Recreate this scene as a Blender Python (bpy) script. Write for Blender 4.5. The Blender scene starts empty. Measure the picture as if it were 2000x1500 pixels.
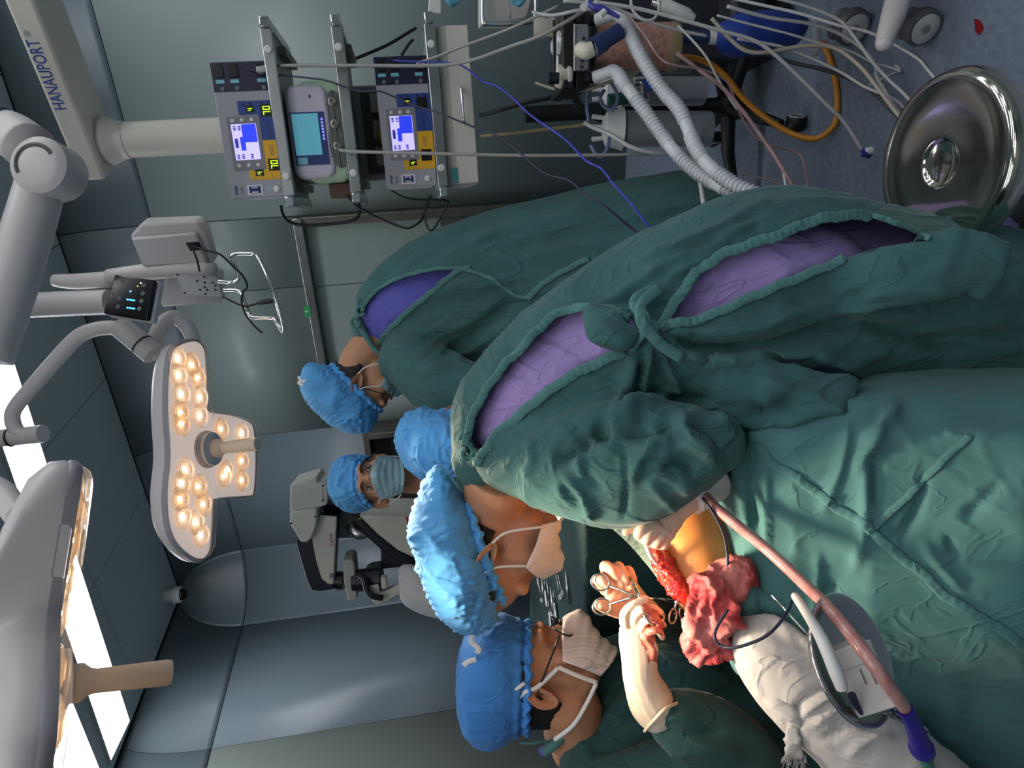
import bpy, bmesh, math, random
import numpy as np
from mathutils import Vector, Matrix
from mathutils.bvhtree import BVHTree
random.seed(7)
scn = bpy.context.scene
COL = scn.collection
# ---------------------------------------------------------------- camera (photo is turned on its side)
FPX = 1300.0
CAMH = 1.25
_p, _r = math.radians(-7.49), math.radians(-5.72)
FW = Vector((0, math.cos(_p), math.sin(_p)))
_r0 = Vector((1, 0, 0)); _u0 = _r0.cross(FW)
RT = _r0*math.cos(_r)+_u0*math.sin(_r)
UP = -_r0*math.sin(_r)+_u0*math.cos(_r)
CAM = Vector((0, 0, CAMH))
cd = bpy.data.cameras.new('camera'); cam = bpy.data.objects.new('camera', cd); COL.objects.link(cam)
cd.sensor_fit = 'HORIZONTAL'; cd.sensor_width = 36; cd.lens = FPX/2000*36; cd.clip_start = .05
cam.matrix_world = Matrix(((-UP.x, RT.x, -FW.x, 0), (-UP.y, RT.y, -FW.y, 0), (-UP.z, RT.z, -FW.z, CAMH), (0, 0, 0, 1)))
scn.camera = cam
# ---------------------------------------------------------------- world and exposure
vs = scn.view_settings
scn.display_settings.display_device = 'sRGB'
vs.view_transform = 'Standard'; vs.look = 'None'; vs.gamma = 1; vs.use_curve_mapping = False
vs.exposure = 0.2
wd = bpy.data.worlds.new('world'); scn.world = wd; wd.use_nodes = True
wd.node_tree.nodes['Background'].inputs[0].default_value = (.55, .62, .66, 1)
wd.node_tree.nodes['Background'].inputs[1].default_value = .10
LAMP_K = (1, .80, .58)
STRIP = 7.6          # ceiling strip lights, emission strength
FIELD_W = 190.0       # operating lamp spots, watt
# ---------------------------------------------------------------- pixel / world helpers
def ray(x, y):
    return RT*((1500-y-750)/FPX)-UP*((x-1000)/FPX)+FW
def P(x, y, d):
    return CAM+ray(x, y)*d
def Pz(x, y, z):
    r = ray(x, y); return CAM+r*((z-CAMH)/r.z)
def proj(co):
    q = np.asarray(co)-np.array(CAM); d = q@np.array(FW)
    return np.stack([1000-q@np.array(UP)/d*FPX, 750-q@np.array(RT)/d*FPX], 1), d
def px(d): return d/FPX
def V(*a): return Vector(a)
YAW = math.radians(-27.36)
WB = V(math.cos(YAW), math.sin(YAW), 0)      # along the back wall, to the right
WN = V(-math.sin(YAW), math.cos(YAW), 0)     # into the back wall
def room(b, n, z): return WB*b+WN*n+V(0, 0, z)
class Fr:
    """local frame: origin o, axes X (right) Y (away) Z (up)"""
    def __init__(s, o, yaw=0, X=None, Z=None):
        s.o = Vector(o)
        if X is None:
            s.X = V(math.cos(yaw), math.sin(yaw), 0); s.Z = V(0, 0, 1)
        else:
            s.X = Vector(X).normalized(); s.Z = Vector(Z); s.Z = (s.Z-s.X*s.Z.dot(s.X)).normalized()
        s.Y = s.Z.cross(s.X)
    def w(s, x, y, z): return s.o+s.X*x+s.Y*y+s.Z*z
    def uv(s, x, y, off=0):
        r = ray(x, y); t = (s.o+s.Y*off-CAM).dot(s.Y)/r.dot(s.Y); q = CAM+r*t-s.o
        return q.dot(s.X), q.dot(s.Z)
    def loc(s, p): q = p-s.o; return q.dot(s.X), q.dot(s.Y), q.dot(s.Z)
def spl(pts, k=6, closed=False):
    """Catmull-Rom resample; works on tuples of any length"""
    A = [np.array(p, float) for p in pts]; n = len(A); out = []
    if n < 3 and not closed: return [tuple(p) for p in A] if n < 2 else [tuple(A[0]+(A[1]-A[0])*i/k) for i in range(k+1)]
    for i in range(n if closed else n-1):
        if closed: a, b, c, d = A[i-1], A[i], A[(i+1) % n], A[(i+2) % n]
        else: a, b, c, d = A[max(i-1, 0)], A[i], A[i+1], A[min(i+2, n-1)]
        for j in range(k):
            t = j/k
            out.append(.5*((2*b)+(c-a)*t+(2*a-5*b+4*c-d)*t*t+(3*b-a-3*c+d)*t**3))
    if not closed: out.append(A[-1])
    return [tuple(p) for p in out]
def pth(pts, k=6, closed=False):
    """(x,y,depth) control pixels -> smooth world polyline"""
    return spl([tuple(P(*p)) for p in pts], k, closed)
# ---------------------------------------------------------------- mesh builder
class MB:
    def __init__(s): s.v = []; s.f = []
    def add(s, v, f):
        o = len(s.v); s.v += [tuple(p) for p in v]; s.f += [tuple(i+o for i in q) for q in f]; return s
    def box(s, fr, x0, x1, y0, y1, z0, z1):
        c = [fr.w(x, y, z) for z in (z0, z1) for y in (y0, y1) for x in (x0, x1)]
        return s.add(c, [(0, 2, 3, 1), (4, 5, 7, 6), (0, 1, 5, 4), (2, 6, 7, 3), (0, 4, 6, 2), (1, 3, 7, 5)])
    def prism(s, poly, d):
        n = len(poly); a = [Vector(p) for p in poly]; d = Vector(d)
        nn = sum(((a[i]-a[0]).cross(a[(i+1) % n]-a[0]) for i in range(n)), Vector())
        if nn.dot(d) > 0: a.reverse()
        return s.add(a+[p+d for p in a], [tuple(range(n)), tuple(range(2*n-1, n-1, -1))]+[((i+1) % n, i, n+i, n+(i+1) % n) for i in range(n)])
    def ppoly(s, fr, pts, y0, y1):
        """prism from local (x,z) points between local depths y0..y1"""
        return s.prism([fr.w(x, y0, z) for x, z in pts], fr.Y*(y1-y0))
    def tube(s, pts, r, n=10, cap=True, closed=False, flat=None, ry=None):
        p = [Vector(q) for q in pts]; m = len(p)
        R = list(r) if hasattr(r, '__len__') else [r]*m
        if len(R) != m: R = list(np.interp(np.linspace(0, 1, m), np.linspace(0, 1, len(R)), R))
        R2 = R if ry is None else (list(ry) if hasattr(ry, '__len__') else [ry]*m)
        if len(R2) != m: R2 = list(np.interp(np.linspace(0, 1, m), np.linspace(0, 1, len(R2)), R2))
        T = [(p[(i+1) % m]-p[i-1] if closed else p[min(i+1, m-1)]-p[max(i-1, 0)]) for i in range(m)]
        T = [t.normalized() if t.length > 1e-9 else V(0, 0, 1) for t in T]
        a = Vector(flat) if flat is not None else T[0].orthogonal()
        vs_ = []
        for i in range(m):
            if flat is not None: a = Vector(flat)
            a = a-T[i]*a.dot(T[i])
            a = a.normalized() if a.length > 1e-6 else T[i].orthogonal().normalized()
            b = T[i].cross(a)
            for k in range(n):
                t = 2*math.pi*k/n; vs_.append(p[i]+a*(R[i]*math.cos(t))+b*(R2[i]*math.sin(t)))
        f = []
        for i in range(m if closed else m-1):
            j = (i+1) % m
            for k in range(n):
                l = (k+1) % n; f.append((i*n+k, i*n+l, j*n+l, j*n+k))
        if cap and not closed: f += [tuple(range(n-1, -1, -1)), tuple(range((m-1)*n, m*n))]
        return s.add(vs_, f)
    def cyl(s, a, b, r, r2=None, n=20): return s.tube([a, b], [r, r if r2 is None else r2], n)
    def lathe(s, o, ax, prof, n=28, X=None):
        o = Vector(o); ax = Vector(ax).normalized(); a = (Vector(X) if X is not None else ax.orthogonal()); a = (a-ax*a.dot(ax)).normalized(); b = ax.cross(a)
        v = []; f = []
        for r, h in prof:
            r = max(r, 1e-5)
            for k in range(n):
                t = 2*math.pi*k/n; v.append(o+ax*h+a*(r*math.cos(t))+b*(r*math.sin(t)))
        for i in range(len(prof)-1):
            for k in range(n):
                l = (k+1) % n; f.append((i*n+k, i*n+l, (i+1)*n+l, (i+1)*n+k))
        f += [tuple(range(n-1, -1, -1)), tuple(range((len(prof)-1)*n, len(prof)*n))]
        return s.add(v, f)
    def ell(s, c, A, B, C, n=20, m=12):
        c = Vector(c); A = Vector(A); B = Vector(B); C = Vector(C); v = []; f = []
        for i in range(1, m):
            th = math.pi*i/m
            for k in range(n):
                t = 2*math.pi*k/n; v.append(c+A*(math.sin(th)*math.cos(t))+B*(math.sin(th)*math.sin(t))+C*math.cos(th))
        for i in range(m-2):
            for k in range(n):
                l = (k+1) % n; f.append((i*n+k, (i+1)*n+k, (i+1)*n+l, i*n+l))
        top = len(v); v += [c+C, c-C]
        f += [(top, k, (k+1) % n) for k in range(n)]+[(top+1, (m-2)*n+(k+1) % n, (m-2)*n+k) for k in range(n)]
        if A.cross(B).dot(C) < 0: f = [q[::-1] for q in f]
        return s.add(v, f)
    def ball(s, c, r, n=14): return s.ell(c, V(r, 0, 0), V(0, r, 0), V(0, 0, r), n, max(6, n//2+1))
    def grid(s, rows, closed=False):
        h = len(rows); w = len(rows[0]); v = [q for r in rows for q in r]
        return s.add(v, [(i*w+j, i*w+(j+1) % w, (i+1)*w+(j+1) % w, (i+1)*w+j) for i in range(h-1) for j in range(w if closed else w-1)])
    def mesh(s, name='m'):
        me = bpy.data.meshes.new(name); me.from_pydata(s.v, [], s.f); me.update(); return me
def link(name, me, mat=None, parent=None, ang=40, bevel=0, seg=2):
    o = bpy.data.objects.new(name, me); COL.objects.link(o)
    if mat is not None and not me.materials: me.materials.append(mat)
    if len(me.polygons):
        me.polygons.foreach_set('use_smooth', [True]*len(me.polygons))
        if ang < 179: me.set_sharp_from_angle(angle=math.radians(ang))
    if parent is not None: setpar(o, parent)
    if bevel:
        m = o.modifiers.new('bevel', 'BEVEL'); m.width = bevel; m.segments = seg; m.limit_method = 'ANGLE'; m.angle_limit = math.radians(35)
    return o
def setpar(o, parent):
    o.parent = parent; o.matrix_parent_inverse = Matrix.Translation(-world_loc(parent))
def world_loc(o):
    return o.location+(world_loc_inv(o) if o.parent else Vector())
def world_loc_inv(o): return Vector()
def ob(name, mb, mat, parent=None, **k): return link(name, mb.mesh(name), mat, parent, **k)
def tag(o, label=None, cat=None, group=None, kind=None):
    if label: o['label'] = label
    if cat: o['category'] = cat
    if group: o['group'] = group
    if kind: o['kind'] = kind
    return o
def thing(name, label, cat, loc=(0, 0, 0), group=None, kind=None):
    o = bpy.data.objects.new(name, None); COL.objects.link(o); o.empty_display_size = .05; o.location = loc
    return tag(o, label, cat, group, kind)
# ---------------------------------------------------------------- materials
def lin(c): return tuple(((x/255)/12.92 if x/255 <= .04045 else ((x/255+.055)/1.055)**2.4) for x in c)+(1,)
MATS = {}
def M(name, rgb=(128, 128, 128), rough=.5, metal=0., var=0., vs=6., bump=0., bs=60., alpha=1., trans=0., sheen=0., emit=0., ecol=None, sss=0., coat=0., ior=1.45, rgb2=None, spec=.5):
    if name in MATS: return MATS[name]
    m = bpy.data.materials.new(name); m.use_nodes = True; nt = m.node_tree; N = nt.nodes; L = nt.links
    b = N['Principled BSDF']; I = b.inputs
    I['Base Color'].default_value = lin(rgb); I['Roughness'].default_value = rough; I['Metallic'].default_value = metal
    I['IOR'].default_value = ior; I['Specular IOR Level'].default_value = spec
    if alpha < 1: I['Alpha'].default_value = alpha
    if trans: I['Transmission Weight'].default_value = trans
    if sheen: I['Sheen Weight'].default_value = sheen; I['Sheen Roughness'].default_value = .5
    if coat: I['Coat Weight'].default_value = coat; I['Coat Roughness'].default_value = .08
    if sss: I['Subsurface Weight'].default_value = sss; I['Subsurface Radius'].default_value = (.012, .005, .003); I['Subsurface Scale'].default_value = 1
    if emit: I['Emission Color'].default_value = lin(ecol or rgb); I['Emission Strength'].default_value = emit
    if var or bump:
        tc = N.new('ShaderNodeTexCoord')
    if var:
        n = N.new('ShaderNodeTexNoise'); n.inputs['Scale'].default_value = vs; n.inputs['Detail'].default_value = 5
        L.new(tc.outputs['Object'], n.inputs['Vector'])
        mx = N.new('ShaderNodeMix'); mx.data_type = 'RGBA'
        rp = N.new('ShaderNodeValToRGB'); rp.color_ramp.elements[0].position = .35; rp.color_ramp.elements[1].position = .68
        L.new(n.outputs[0], rp.inputs[0]); L.new(rp.outputs[0], mx.inputs['Factor'])
        c = lin(rgb)
        if rgb2: a1, a2 = c, lin(rgb2)
        else: a1 = tuple(x*(1-var) for x in c[:3])+(1,); a2 = tuple(min(1, x*(1+var)) for x in c[:3])+(1,)
        mx.inputs[6].default_value = a1; mx.inputs[7].default_value = a2
        L.new(mx.outputs[2], I['Base Color'])
    if bump:
        n2 = N.new('ShaderNodeTexNoise'); n2.inputs['Scale'].default_value = bs; n2.inputs['Detail'].default_value = 4
        L.new(tc.outputs['Object'], n2.inputs['Vector'])
        bp = N.new('ShaderNodeBump'); bp.inputs['Strength'].default_value = bump; bp.inputs['Distance'].default_value = .004
        L.new(n2.outputs[0], bp.inputs['Height']); L.new(bp.outputs[0], I['Normal'])
    MATS[name] = m; return m
def clear(name, rgb=(255, 255, 255), k=.12, rough=.05):
    """thin clear plastic: mostly see-through with gloss"""
    if name in MATS: return MATS[name]
    m = bpy.data.materials.new(name); m.use_nodes = True; nt = m.node_tree; N = nt.nodes; L = nt.links
    N.remove(N['Principled BSDF']); out = N['Material Output']
    t = N.new('ShaderNodeBsdfTransparent'); t.inputs[0].default_value = lin(rgb)
    g = N.new('ShaderNodeBsdfPrincipled'); g.inputs['Base Color'].default_value = lin(rgb); g.inputs['Roughness'].default_value = rough
    fr = N.new('ShaderNodeLayerWeight'); fr.inputs[0].default_value = .35
    pw = N.new('ShaderNodeMath'); pw.operation = 'POWER'; pw.inputs[1].default_value = 3.0; L.new(fr.outputs['Facing'], pw.inputs[0])
    mt = N.new('ShaderNodeMath'); mt.operation = 'ADD'; mt.inputs[1].default_value = k; mt.use_clamp = True
    mx = N.new('ShaderNodeMixShader'); L.new(pw.outputs[0], mt.inputs[0]); L.new(mt.outputs[0], mx.inputs[0])
    L.new(t.outputs[0], mx.inputs[1]); L.new(g.outputs[0], mx.inputs[2]); L.new(mx.outputs[0], out.inputs[0])
    MATS[name] = m; return m
# ---------------------------------------------------------------- sculpting tools
def _hash(ix, iy, iz, s):
    h = (ix*374761393+iy*668265263+iz*2147483647+s*1274126177) & 0xffffffff
    h = ((h ^ (h >> 13))*1274126177) & 0xffffffff
    return ((h ^ (h >> 16)) & 0xffff)/32767.5-1
def noise(p, s=0):
    """smooth value noise in [-1,1] of an (n,3) array"""
    i = np.floor(p).astype(np.int64); f = p-i; f = f*f*f*(f*(f*6-15)+10); r = 0
    for a in (0, 1):
        for b in (0, 1):
            for c in (0, 1):
                w = (f[:, 0] if a else 1-f[:, 0])*(f[:, 1] if b else 1-f[:, 1])*(f[:, 2] if c else 1-f[:, 2])
                r = r+w*_hash(i[:, 0]+a, i[:, 1]+b, i[:, 2]+c, s)
    return r
def ridge(p, s=0): return 1-2*np.abs(noise(p, s))
def getco(me):
    n = len(me.vertices); a = np.empty(n*3); me.vertices.foreach_get('co', a); b = np.empty(n*3); me.vertices.foreach_get('normal', b)
    return a.reshape(-1, 3), b.reshape(-1, 3)
def setco(me, co): me.vertices.foreach_set('co', co.ravel()); me.update()
def fuse(mb, vox, it=6, name='fused'):
    me = mb.mesh(name); o = bpy.data.objects.new('tmp_fuse', me); COL.objects.link(o)
    m = o.modifiers.new('r', 'REMESH'); m.mode = 'VOXEL'; m.voxel_size = vox; m.adaptivity = 0
    if it:
        m = o.modifiers.new('s', 'SMOOTH'); m.factor = .5; m.iterations = it
    dg = bpy.context.evaluated_depsgraph_get(); dg.update()
    r = bpy.data.meshes.new_from_object(o.evaluated_get(dg)); r.name = name
    bpy.data.objects.remove(o); bpy.data.meshes.remove(me); return r
def segdist(q, pl):
    """distance of 2D points q to polyline pl, and parameter 0..1 along it"""
    best = np.full(len(q), 1e9); par = np.zeros(len(q)); pl = np.array(pl, float)
    ln = np.r_[0, np.cumsum(np.linalg.norm(np.diff(pl, axis=0), axis=1))]
    for i in range(len(pl)-1):
        a, b = pl[i], pl[i+1]; e = b-a; t = np.clip(((q-a)@e)/(e@e+1e-9), 0, 1)
        d = np.linalg.norm(q-(a+t[:, None]*e), axis=1); k = d < best
        best[k] = d[k]; par[k] = ((ln[i]+t*(ln[i+1]-ln[i]))/ln[-1])[k]
    return best, par
def sculpt(me, folds, facing=True):
    """cloth folds: list of (polyline of photo pixels on the cloth, width px, height m); pushes the cloth along its normal"""
    co, no = getco(me); q, d = proj(co)
    vis = np.clip(-((co-np.array(CAM))*no).sum(1)/np.linalg.norm(co-np.array(CAM), axis=1)*3, 0, 1) if facing else np.ones(len(co))
    D = np.zeros(len(co))
    for pl, w, a in folds:
        pl = spl([tuple(x) for x in pl], 5); ds, t = segdist(q, pl)
        D += a*np.exp(-(ds/w)**1.5)*np.clip(np.minimum(t, 1-t)*5+.15, 0, 1)
    setco(me, co+no*(D*vis)[:, None])
def wrinkle(me, amp=.006, sc=9., along=None, st=.3, seed=0, warp=.6, fine=.3, mask=None):
    """random creases and pulled folds, stretched along a direction"""
    co, no = getco(me); p = co.copy()
    if along is not None:
        a = np.array(Vector(along).normalized()); p = p-np.outer(p@a, a)*(1-st)
    p = p*sc; w = np.stack([noise(p*.7+7.3, seed+3), noise(p*.7+19.1, seed+5), noise(p*.7-4.2, seed+9)], 1)*warp
    g = np.clip(noise(co*4.5+2.2, seed+60)*.9+.55, .05, 1)
    r1 = ridge(p+w, seed); r2 = ridge(p*.55+w*1.2+3, seed+20)
    h = r1*.5*g+np.maximum(r2, 0)**2*1.0*g+fine*ridge(p*2.6+w*2, seed+40)*.55*g+fine*np.maximum(ridge(p*1.6+w*1.6+9, seed+50)-.55, 0)*1.6-.2
    if mask is not None: h = h*mask(co)
    setco(me, co+no*(h*amp)[:, None])
def bvh_of(me): 
    me.calc_loop_triangles()
    return BVHTree.FromPolygons([v.co for v in me.vertices], [p.vertices[:] for p in me.polygons])
def hit(bvh, x, y, lift=0.):
    d = ray(x, y); r = bvh.ray_cast(CAM, d.normalized())
    if r[0] is None: return None
    n = r[1] if r[1].dot(d) < 0 else -r[1]
    return r[0]+n*lift
def lay(bvh, pts, lift=.003, k=5, fallback=None):
    """lay a pixel polyline onto a surface -> world points"""
    out = []
    for p in spl([tuple(q[:2]) for q in pts], k):
        h = hit(bvh, p[0], p[1], lift)
        if h is None and fallback: h = P(p[0], p[1], fallback)
        if h is not None: out.append(h)
    return out
def inpoly(q, poly):
    poly = np.array(poly, float); r = np.zeros(len(q), bool); x, y = q[:, 0], q[:, 1]; j = len(poly)-1
    for i in range(len(poly)):
        a, b = poly[i], poly[j]; c = ((a[1] > y) != (b[1] > y)) & (x < (b[0]-a[0])*(y-a[1])/(b[1]-a[1]+1e-12)+a[0]); r ^= c; j = i
    return r
def cutout(me, poly, keep_inside=False):
    """cut an opening (photo-pixel outline on the near side of the cloth) out of a garment mesh, edge snapped to the outline"""
    poly = spl([tuple(p) for p in poly], 6, True); bm = bmesh.new(); bm.from_mesh(me); bm.faces.ensure_lookup_table()
    fc = np.array([f.calc_center_median()[:] for f in bm.faces]); fn = np.array([f.normal[:] for f in bm.faces])
    ins = inpoly(proj(fc)[0], poly) & (((fc-np.array(CAM))*fn).sum(1) < 0)
    if keep_inside: ins = ~ins
    kill = [bm.faces[i] for i in np.nonzero(ins)[0]]; bm.verts.ensure_lookup_table()
    edge = {v for f in kill for v in f.verts}
    bmesh.ops.delete(bm, geom=kill, context='FACES')
    edge = [v for v in bm.verts if v in edge and v.is_valid and v.link_faces]
    if edge:
        e = np.array([v.co[:] for v in edge]); q, d = proj(e); pl = np.array(poly+[poly[0]])
        for i, v in enumerate(edge):
            a = pl[:-1]; b = pl[1:]-a; t = np.clip(((q[i]-a)*b).sum(1)/((b*b).sum(1)+1e-9), 0, 1); c = a+b*t[:, None]
            k = np.argmin(((c-q[i])**2).sum(1)); 
            if np.linalg.norm(c[k]-q[i]) < 25: v.co = P(c[k][0], c[k][1], d[i])
    bm.to_mesh(me); bm.free(); me.update()
def solid(o, t, off=-1):
    m = o.modifiers.new('solid', 'SOLIDIFY'); m.thickness = t; m.offset = off; return o
def chain(mb, pts, n=16, k=5):
    """smooth limb through (x,y,depth,radius_px[,radius2_px]) pixels; radius2 is towards the camera"""
    q = spl([tuple(p) if len(p) > 4 else tuple(p)+(p[3],) for p in pts], k)
    w = [P(*p[:3]) for p in q]; ra = [p[3]*px(p[2]) for p in q]; rb = [p[4]*px(p[2]) for p in q]
    # flat axis lies in the image plane, across the limb
    T = [(w[min(i+1, len(w)-1)]-w[max(i-1, 0)]).normalized() for i in range(len(w))]
    vs_ = []; 
    for i in range(len(w)):
        vd = (w[i]-CAM).normalized(); a = T[i].cross(vd); a = a.normalized() if a.length > 1e-4 else T[i].orthogonal().normalized(); b = a.cross(T[i])
        for j in range(n):
            t = 2*math.pi*j/n; vs_.append(w[i]+a*(ra[i]*math.cos(t))+b*(rb[i]*math.sin(t)))
    f = [(i*n+j, i*n+(j+1) % n, (i+1)*n+(j+1) % n, (i+1)*n+j) for i in range(len(w)-1) for j in range(n)]
    f += [tuple(range(n-1, -1, -1)), tuple(range((len(w)-1)*n, len(w)*n))]
    mb.add(vs_, f)
    # round ends
    for i in (0, -1):
        vd = (w[i]-CAM).normalized(); a = T[i].cross(vd); a = a.normalized() if a.length > 1e-4 else T[i].orthogonal().normalized(); b = a.cross(T[i])
        mb.ell(w[i], a*ra[i], b*rb[i], T[i]*min(ra[i], rb[i])*.8, 14, 8)
    return mb
def text(name, s, fr, x, z, y, h, mat, parent, depth=.0006, rot=0, wide=1., align='CENTER', bold=0, W=None):
    cu = bpy.data.curves.new(name, 'FONT'); cu.body = s; cu.size = h*1.4; cu.extrude = depth; cu.align_x = align; cu.align_y = 'CENTER'; cu.offset = bold
    cu.resolution_u = 3
    t = bpy.data.objects.new('tmp_text', cu); COL.objects.link(t)
    dg = bpy.context.evaluated_depsgraph_get(); dg.update()
    me = bpy.data.meshes.new_from_object(t.evaluated_get(dg)); me.name = name; bpy.data.objects.remove(t)
    c, sn = math.cos(rot), math.sin(rot)
    if W: wide = W/max(1e-6, max(v.co.x for v in me.vertices)-min(v.co.x for v in me.vertices))
    for v in me.vertices:
        a, b = v.co.x*wide, v.co.y; v.co = fr.w(x+a*c-b*sn, y-v.co.z, z+a*sn+b*c)
    me.materials.clear(); me.materials.append(mat); me.update()
    return link(name, me, mat, parent, ang=30)
# ================================================================ ROOM
DW, LW, CEIL = 3.776, 3.355, 3.0
Z1 = 2.58
def ins(z):
    t = max(0, min(.985, (z-Z1)/(CEIL-Z1)*.985)); return .12*(1-math.sqrt(1-t*t))/.83
def cr(z):
    t = max(0, min(.9995, (z-Z1)/(CEIL-Z1))); return max(.012, .35*math.sqrt(1-t*t))
m_wall = M('painted_steel_wall', (132, 146, 143), .36, var=.035, vs=1.2, bump=.02, bs=3)
m_wallb = M('steel_wall_darker_blue', (106, 120, 128), .34, var=.035, vs=1.2, bump=.02, bs=3)  # darker, bluer tone for the corner, upper band and nearby panels
m_gap = M('panel_joint_sealant', (70, 80, 84), .7)
m_ceil = M('painted_ceiling_panel', (186, 200, 203), .5, var=.03, vs=1.5)
m_floor = M('speckled_vinyl_floor', (108, 119, 134), .42, var=.16, vs=55, bump=.02, bs=120)
m_steel = M('brushed_steel', (176, 178, 178), .3, .95, var=.12, vs=9)
m_dsteel = M('dull_steel_frame', (120, 118, 112), .42, .8, var=.1, vs=8)
m_light = M('light_diffuser', (255, 255, 255), .5, emit=STRIP, ecol=(250, 250, 255))
m_black = M('black_plastic', (18, 19, 22), .45)
m_white = M('white_plastic', (214, 214, 210), .4)
m_grey = M('grey_plastic', (120, 122, 124), .45)
# floor
fr0 = Fr((0, 0, 0), YAW)
fl = ob('floor', MB().box(fr0, -3.6, 3.4, -2.9, 4.0, -.1, 0), m_floor); tag(fl, 'blue grey speckled vinyl floor of the operating room', kind='structure')
# ceiling with panels
ce = ob('ceiling', MB().box(fr0, -3.6, 3.4, -2.9, 4.0, CEIL+.012, CEIL+.1), m_gap); tag(ce, 'grey panelled operating room ceiling', kind='structure')
bs_ = [-3.22, -2.38, -1.6, -.84, -.06, .72, 1.5, 2.28, 3.18]
ns_ = [-2.78, -1.98, -1.2, -.4, .4, 1.2, 2.0, 2.86, 3.655]
for i in range(len(bs_)-1):
    for j in range(len(ns_)-1):
        m = MB().box(fr0, bs_[i]+.003, bs_[i+1]-.003, ns_[j]+.003, ns_[j+1]-.003, CEIL, CEIL+.012)
        ob('panel', m, m_ceil, ce)
# walls: panels over a dark joint backing
def wpt(side, s, z, off=0.):
    i = ins(z)
    if side == 'b': return room(s, DW-i+off, z)
    if side == 'l': return room(-(LW-i+off), s, z)
    r = cr(z)+off; a = s*math.pi/2            # corner, s 0 (left wall) .. 1 (back wall)
    c = (-(LW-i)+cr(z), DW-i-cr(z))
    return room(c[0]-r*math.cos(a), c[1]+r*math.sin(a), z)
def wpanel(parent, side, s0, s1, z0, z1, nz, nsg, mat=None, t=.012, g=.0025):
    rows = []
    for k in range(nz+1):
        z = z0+g+(z1-z0-2*g)*k/nz
        a, b = (s0(z) if callable(s0) else s0), (s1(z) if callable(s1) else s1)
        gg = g if side != 'c' else g/.5
        rows.append([wpt(side, a+gg+(b-a-2*gg)*j/nsg, z) for j in range(nsg+1)])
    mb = MB().grid(rows); o = ob('panel', mb, mat or m_wall, parent, ang=50)
    md = o.modifiers.new('solid', 'SOLIDIFY'); md.thickness = t; md.offset = 0
    return o
wb = ob('wall_back', MB().box(fr0, -LW-.1, 3.3, DW+.008, DW+.1, 0, CEIL+.1), m_gap); tag(wb, 'grey green painted steel panel wall behind the surgical team', kind='structure')
wl = ob('wall_left', MB().box(fr0, -LW-.1, -LW-.008, -2.9, DW, 0, CEIL+.1), m_gap); tag(wl, 'blue grey steel panel wall on the left', kind='structure')
wr = ob('wall_right', MB().box(fr0, 3.2, 3.3, -2.9, DW, 0, CEIL+.1), m_wall); tag(wr, 'grey green steel wall to the right of the machines', kind='structure')
wf = ob('wall_front', MB().box(fr0, -LW, 3.3, -2.9, -2.8, 0, CEIL+.1), m_wall); tag(wf, 'grey green steel wall behind the photographer', kind='structure')
tb = lambda z: -(LW-ins(z))+cr(z)
tn = lambda z: DW-ins(z)-cr(z)
lowB = [(tb, -2.13, 0), (-1.197, -.82, 2), (-.82, .35, 0), (.35, 1.5, 0), (1.5, 3.2, 0)]
DT = 1.86          # top of the door frame
wpanel(wb, 'b', tb, -2.13, 0, Z1, 1, 1, m_wallb)
wpanel(wb, 'b', -2.13, -1.197, DT, Z1, 1, 1)
wpanel(wb, 'b', -1.197, -.80, DT, Z1, 1, 1)
wpanel(wb, 'b', -2.13, -1.72, 0, DT, 1, 1)
for a, b in ((-.80, .35), (.35, 1.5), (1.5, 3.2)): wpanel(wb, 'b', a, b, 0, Z1, 1, 1)
for a, b in ((tb, -2.13), (-2.13, -1.197), (-1.197, -.80), (-.80, .35), (.35, 1.5), (1.5, 3.2)): wpanel(wb, 'b', a, b, Z1, CEIL, 14, 1, m_wallb)
wpanel(wb, 'c', 0, 1, 0, Z1, 1, 20, m_wallb); wpanel(wb, 'c', 0, 1, Z1, CEIL, 24, 20, m_wallb)
ls = [2.553, 1.72, .9, .08, -.75, -1.6, -2.8]
for a, b, c in ((tn, 2.553, 1),)+tuple((ls[i], ls[i+1], 1) for i in range(6)):
    wpanel(wl, 'l', b, a, 0, Z1, 1, 1, M('steel_wall_darker_green', (118, 128, 122), .36, var=.035, vs=1.2) if b < 2.5 else m_wallb); wpanel(wl, 'l', b, a, Z1, CEIL, 14, 1, m_wallb)  # left panels nearer the camera carry a darker grey green
# door_1: sliding door with steel frame
dr = thing('door_1', 'grey green sliding door leaf in a brushed steel frame', None, room(-1.25, DW-.03, 0)); dr['kind'] = 'structure'
frB = Fr(room(0, DW, 0), YAW)
ob('door_leaf', MB().box(frB, -1.68, -.85, -.02, .0, 0, DT-.05), M('door_laminate', (140, 156, 150), .3, var=.03, vs=2), dr, bevel=.003)
ob('kick_plate', MB().box(frB, -1.66, -.86, -.026, -.0205, .05, 1.07), M('door_kick_plate', (120, 118, 114), .35, .55, var=.1, vs=4), dr)
ob('leaf_joint', MB().box(frB, -1.20, -1.196, -.0225, -.0205, 1.075, DT-.06), m_gap, dr)
ob('frame_post', MB().box(frB, -.85, -.80, -.06, 0, 0, DT), m_dsteel, dr, bevel=.004)
ob('frame_post', MB().box(frB, -1.72, -1.68, -.06, 0, 0, DT), m_dsteel, dr, bevel=.004)
ob('frame_head', MB().box(frB, -1.72, -.80, -.075, 0, DT-.05, DT), m_steel, dr, bevel=.005)
u, v = frB.uv(600, 608, -.076)
gl = ob('number_label', MB().box(frB, u-.033, u+.033, -.0775, -.0755, v-.018, v+.018), M('green_label', (40, 150, 90), .5), dr); gl['label'] = 'green label with a 9'
text('number', '9', frB, u, v, -.078, .02, M('label_white', (225, 235, 225), .5), dr, .0004)
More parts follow.
